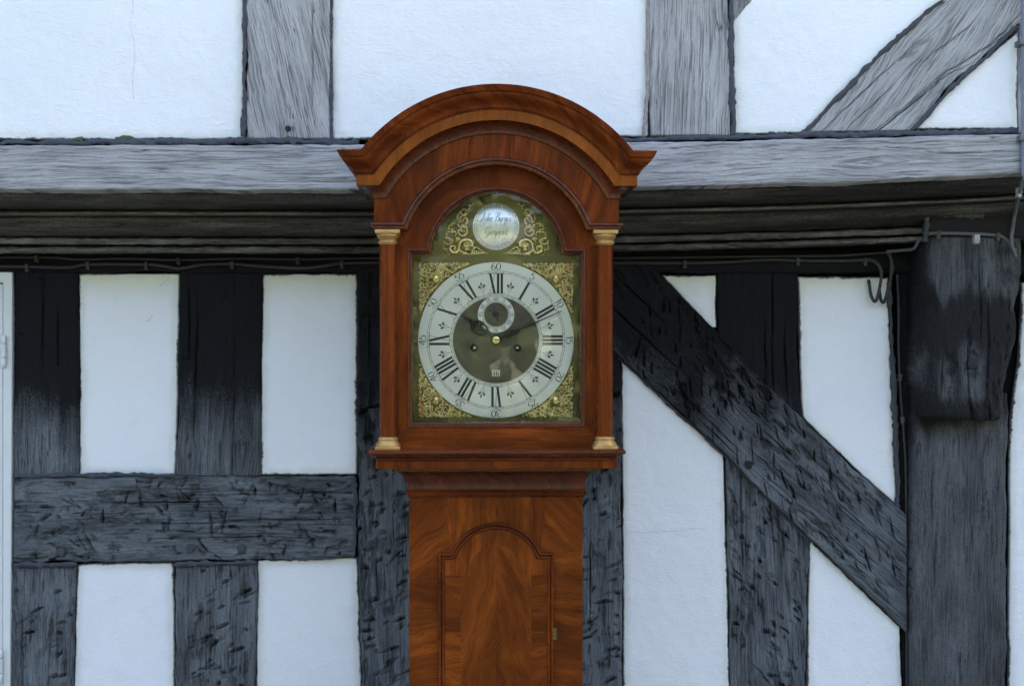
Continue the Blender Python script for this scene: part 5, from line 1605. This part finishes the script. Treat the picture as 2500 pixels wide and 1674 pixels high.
SCR = {
 'J': (0.72, [[(0.12, 0.84), (0.26, 0.98), (0.48, 1.0), (0.72, 0.96)], [(0.48, 1.0), (0.44, 0.6), (0.36, 0.12), (0.20, -0.05), (0.02, 0.0), (-0.06, 0.10)]]),
 'o': (0.40, [oval(0.19, 0.22, 0.15, 0.23, 8)]),
 'h': (0.44, [[(0.06, 1.0), (0.06, 0.5), (0.06, 0.0)], [(0.06, 0.18), (0.18, 0.42), (0.30, 0.40), (0.30, 0.12), (0.38, 0.0), (0.45, 0.08)]]),
 'n': (0.44, [[(0.06, 0.44), (0.06, 0.22), (0.06, 0.0)], [(0.06, 0.18), (0.18, 0.42), (0.30, 0.40), (0.30, 0.12), (0.38, 0.0), (0.45, 0.08)]]),
 'B': (0.82, [[(0.40, 0.98), (0.36, 0.5), (0.30, 0.06), (0.12, -0.04), (-0.14, -0.02)], [(0.02, 0.66), (0.10, 0.92), (0.36, 1.04), (0.66, 0.96), (0.66, 0.70), (0.40, 0.54)], [(0.40, 0.54), (0.72, 0.46), (0.74, 0.16), (0.50, -0.02), (0.28, 0.04)]]),
 'u': (0.42, [[(0.06, 0.44), (0.06, 0.14), (0.14, 0.0), (0.26, 0.14), (0.30, 0.24)], [(0.30, 0.44), (0.30, 0.12), (0.36, 0.0), (0.44, 0.10)]]),
 'r': (0.34, [[(0.06, 0.44), (0.06, 0.22), (0.06, 0.0)], [(0.06, 0.20), (0.16, 0.42), (0.30, 0.42)]]),
 'g': (0.42, [oval(0.18, 0.23, 0.14, 0.22, 8), [(0.32, 0.44), (0.31, 0.0), (0.26, -0.40), (0.10, -0.48), (0.02, -0.34)]]),
 'e': (0.38, [[(0.08, 0.20), (0.26, 0.26), (0.28, 0.42), (0.14, 0.44), (0.05, 0.24), (0.10, 0.03), (0.22, 0.0), (0.34, 0.12)]]),
 's': (0.34, [[(0.28, 0.38), (0.18, 0.46), (0.08, 0.36), (0.22, 0.20), (0.22, 0.04), (0.10, -0.02), (0.0, 0.06)]]),
 'G': (0.66, [[(0.62, 0.76), (0.58, 0.96), (0.38, 0.98), (0.14, 0.72), (0.10, 0.34), (0.24, 0.12), (0.44, 0.26), (0.50, 0.44)], [(0.50, 0.46), (0.46, 0.0), (0.34, -0.38), (0.16, -0.44), (0.08, -0.28)]]),
 'p': (0.44, [[(0.08, 0.50), (0.07, 0.0), (0.06, -0.46)], [(0.08, 0.22), (0.20, 0.45), (0.34, 0.34), (0.32, 0.10), (0.18, 0.0), (0.08, 0.10)]]),
 't': (0.34, [[(0.12, 0.70), (0.10, 0.30), (0.14, 0.03), (0.22, 0.0), (0.32, 0.12)], [(0.0, 0.44), (0.12, 0.45), (0.26, 0.45)]]),
 ' ': (0.14, []),
}
def script(txt, u0, u1, vbase, h, name):
    tot = sum(SCR[c][0] for c in txt)
    k_ = (u1 - u0) / tot
    b = MB()
    x = 0.0
    for c in txt:
        x_ = x
        pen(b, SCR[c][1], lambda px, py: (bx_ + (u0 - 1212 + (x_ + px) * k_ + py * h * 0.30) * U, bz_ + (553 - vbase + py * h) * U), 0.78 * U, 0.26 * U, onb, down_only=True)
        x += SCR[c][0]
    b.build(name, M['ink'], boss, smooth=False, flat=True)
script('John Burges', 1171, 1248, 541.5, 21.5, 'script_line')
script('Gosport', 1183, 1240, 573.5, 19.5, 'script_line')
b = MB()
for (u_, v_) in ((1212, 550), (1167.5, 539)):
    b.ribbon([(bx_ + (u_ - 1212 - 0.9) * U, bz_ + (553 - v_) * U), (bx_ + (u_ - 1212 + 0.9) * U, bz_ + (553 - v_) * U)], 0.9 * U, onb)
b.build('engraved_dot', M['ink'], boss, smooth=False, flat=True)

# ------------------------------------------------------------------ cast brass ornaments
def scroll(b, cx, cz, r, a0, turns, sgn, tube, y, place, n=15, tail=0.35):
    pts, rad = [], []
    for i in range(n):
        t = i / (n - 1)
        a_ = a0 + sgn * turns * 2 * math.pi * t
        rr = r * (1 - (1 - tail) * t)
        p = place(cx + rr * math.cos(a_), cz + rr * math.sin(a_))
        pts.append((p[0], y - 0.0007 * math.sin(math.pi * t), p[1]))
        rad.append(tube * (0.55 + 0.65 * math.sin(math.pi * min(1, t * 0.9 + 0.1))))
    b.tube(pts, np.array(rad), 6)
    b.ball(pts[-1], tube * 1.35, 6)

def corner_spandrel(sx, sz, seed):
    rs = np.random.RandomState(seed)
    pl_ = lambda x, z: D2(sx * x, sz * z)
    b = MB()
    yb = -0.0016
    placed = [(146, 148, 17.0)]
    tries = 0
    while len(placed) < 92 and tries < 9000:
        tries += 1
        x, z = rs.uniform(40, 186, 2)
        rr = rs.uniform(3.2, 10.5)
        lim = min(188.5 - x, 188.5 - z, math.hypot(x, z) - 193.5)
        if lim < 2.4:
            continue
        rr = min(rr, lim)
        if all((x - p[0]) ** 2 + (z - p[1]) ** 2 > (0.73 * (rr + p[2])) ** 2 for p in placed):
            placed.append((x, z, rr))
            scroll(b, x, z, rr, rs.uniform(0, 6.28), rs.uniform(0.85, 1.45), rs.choice((-1, 1)), 0.00090 + 0.00005 * rr, yb - rs.uniform(0, 0.0009), pl_, tail=rs.uniform(0.25, 0.5))
    for q_ in range(16):                             # leaf stems linking the scrolls
        i, j = rs.randint(0, len(placed), 2)
        p, q2 = placed[i], placed[j]
        if 8 < math.hypot(p[0] - q2[0], p[1] - q2[1]) < 34:
            mx_, mz_ = (p[0] + q2[0]) / 2 + rs.uniform(-4, 4), (p[1] + q2[1]) / 2 + rs.uniform(-4, 4)
            if math.hypot(mx_, mz_) > 196:
                pts = spline([(pl_(p[0], p[1])[0], yb, pl_(p[0], p[1])[1]), (pl_(mx_, mz_)[0], yb - 0.001, pl_(mx_, mz_)[1]), (pl_(q2[0], q2[1])[0], yb, pl_(q2[0], q2[1])[1])], 5)
                b.tube(pts, np.linspace(0.0012, 0.0006, len(pts)), 6)
    sp_ = b.build('spandrel', M['brass_cast'], clock, sharp=None, label=None)
    # the mask: a small face on the diagonal
    b = MB()
    c = pl_(146, 148)
    b.ball((c[0], -0.002, c[1]), 0.0098, 14, (1.0, 0.55, 1.15))
    b.ball((c[0], -0.0072, c[1] - 0.0005), 0.0022, 8, (0.8, 1.0, 1.6))
    for s in (-1, 1):
        b.ball((c[0] + s * 0.0036, -0.0064, c[1] + 0.0026), 0.0019, 8)
        b.ball((c[0] + s * 0.0046, -0.0056, c[1] - 0.0018), 0.0026, 8)
    b.ball((c[0], -0.0062, c[1] - 0.0052), 0.0024, 8, (1.5, 0.8, 0.7))
    for q_ in range(9):
        t = q_ / 8 * math.pi
        b.ball((c[0] + 0.0100 * math.cos(t), -0.0032, c[1] + 0.0035 + 0.0095 * math.sin(t)), 0.0030, 8)
    b.build('mask', M['brass_cast'], sp_, sharp=None)
    return sp_
for i, (sx, sz) in enumerate(((-1, 1), (1, 1), (-1, -1), (1, -1))):
    corner_spandrel(sx, sz, 300 + i)
# copper-coloured patches of old gilding on two of the corners
for (sx, sz, spots) in ((-1, -1, [(186, 120), (185, 132), (184, 149), (186, 158), (180, 168), (186, 176), (176, 184)]), (1, 1, [(168, 176), (177, 178), (184, 180)])):
    par = [o for o in COL.objects if o.name.startswith('spandrel') and o.type == 'MESH']
    b = MB()
    for q_, (x, z) in enumerate(spots):
        scroll(b, x, z, 4.2, q_ * 1.3, 1.2, 1 if q_ % 2 else -1, 0.0014, -0.0030, lambda px, pz: D2(sx * px, sz * pz), n=12)
    b.build('gilded_scroll', M['gilt_orange'], par[2] if sz < 0 else par[1], sharp=None, label='orange gilt patch on the corner ornament')

# dolphin ornaments either side of the boss (left one measured, right one its mirror)
def cw(x, y): return ((x / 13.07 + 1060 - 1212), (553 - (y / 13.07 + 520)))
def dolphin(sgn):
    b = MB()
    pl_ = lambda p: (bx_ + sgn * p[0] * U, bz_ + p[1] * U)
    def run(pts, r0, r1, y=-0.0016, n=6, hump=0.0):
        p = spline([(pl_(cw(*q_))[0], y, pl_(cw(*q_))[1]) for q_ in pts], n)
        m = len(p)
        t = np.linspace(0, 1, m)
        p[:, 1] -= hump * np.sin(math.pi * t)
        b.tube(p, (r0 + (r1 - r0) * t) * U * 1.75, 7)
        b.ball(tuple(p[-1]), r1 * U * 1.25, 6)
    run([(1215, 1075), (1235, 1000), (1190, 905), (1080, 858), (960, 868), (860, 940), (810, 1050), (800, 1160), (770, 1230), (690, 1270), (590, 1245), (525, 1170), (535, 1085), (600, 1055), (670, 1085), (690, 1140), (655, 1185)], 3.6, 1.5, y=-0.0022)
    for q_ in range(15):                            # scales along the back
        t = q_ / 14 * 3.4 - 0.2
        c = pl_(cw(1030 + 190 * math.cos(t), 1060 - 190 * math.sin(t)))
        b.ball((c[0], -0.0040, c[1]), 0.0016, 6)
    c = pl_(cw(1060, 1070))
    b.ball((c[0], -0.003, c[1]), 0.0078, 14, (1.0, 0.7, 0.85))
    run([(960, 1085), (1000, 1030), (1075, 1010), (1145, 1035), (1180, 1085)], 1.5, 1.2, y=-0.0082)
    run([(930, 1020), (1000, 965), (1090, 950), (1170, 985)], 1.2, 0.9, y=-0.0066)
    run([(1000, 1180), (1060, 1160), (1130, 1180)], 1.7, 1.3, y=-0.0062)
    run([(830, 1170), (880, 1240), (970, 1275), (1070, 1270)], 2.2, 1.3, y=-0.0024)
    run([(1270, 1180), (1290, 1120), (1350, 1100), (1450, 1150), (1560, 1230), (1640, 1278), (1725, 1285)], 1.5, 0.7, y=-0.0024)
    for q_ in range(7):                             # wing feathers
        x = 1200 + 62 * q_
        run([(x, 1305), (x + 35, 1255), (x + 20, 1150 + 20 * q_)], 1.3, 0.6, y=-0.0018)
    run([(890, 1325), (1050, 1318), (1250, 1315), (1450, 1300), (1640, 1285)], 1.1, 0.9)
    run([(330, 870), (345, 935), (400, 985), (480, 998), (560, 965), (600, 900), (575, 850), (520, 858), (500, 900), (540, 915)], 1.4, 1.0)
    run([(425, 745), (392, 690), (420, 630), (500, 600), (590, 620), (600, 660)], 1.6, 0.9)
    run([(640, 590), (690, 620), (712, 690), (690, 745)], 1.3, 0.9)
    run([(370, 800), (420, 800), (480, 820), (560, 850)], 2.2, 1.2)
    run([(880, 395), (980, 420), (1055, 500), (1065, 610), (1010, 700), (915, 735), (825, 695), (780, 610), (815, 535), (880, 530), (900, 580), (860, 585)], 1.7, 1.3)
    run([(1000, 570), (960, 590), (900, 590)], 1.6, 0.8)
    run([(755, 365), (800, 430), (880, 465), (960, 440), (985, 490)], 1.6, 0.9)
    run([(1010, 385), (1055, 310), (1070, 225), (1030, 165), (960, 185), (930, 250), (860, 280), (770, 285)], 1.8, 1.2)
    run([(845, 245), (850, 170), (910, 110), (1000, 90), (1060, 30), (1085, -60)], 1.4, 0.9)
    run([(485, 545), (480, 460), (520, 380), (600, 320), (600, 265)], 1.4, 0.9)
    run([(545, 520), (600, 560), (640, 600)], 1.8, 1.2)
    run([(560, 440), (620, 350), (720, 340)], 1.3, 0.9)
    run([(690, 840), (760, 800), (820, 830), (740, 880), (720, 910)], 1.6, 1.0)
    run([(310, 960), (330, 1060), (310, 1130), (370, 1170), (470, 1160)], 1.3, 0.9)
    run([(1070, -50), (1000, -110), (890, -80), (870, 10), (930, 60), (1010, 30), (1000, -20)], 1.4, 0.9)
    run([(1100, -90), (1150, -180), (1120, -260), (1060, -250)], 1.3, 0.8)
    run([(1180, -220), (1250, -290), (1300, -270)], 1.1, 0.7)
    run([(760, 240), (740, 120), (800, 20), (860, -60)], 1.1, 0.8)
    for (x, y, r_) in ((320, 1310, 3.4), (425, 1250, 2.2), (480, 1335, 2.8), (400, 1200, 1.8), (865, 575, 1.7), (545, 905, 1.5), (640, 720, 1.4)):
        c = pl_(cw(x, y))
        b.ball((c[0], -0.0018, c[1]), r_ * U, 8, (1, 0.8, 1))
    return b.build('dolphin_ornament', M['brass_cast'], clock, sharp=None, label='cast brass sea creature ornament, %s of the boss' % ('left' if sgn > 0 else 'right'))
dolphin(1)
dolphin(-1)
clock.rotation_euler = (0, 0, R(1.6))
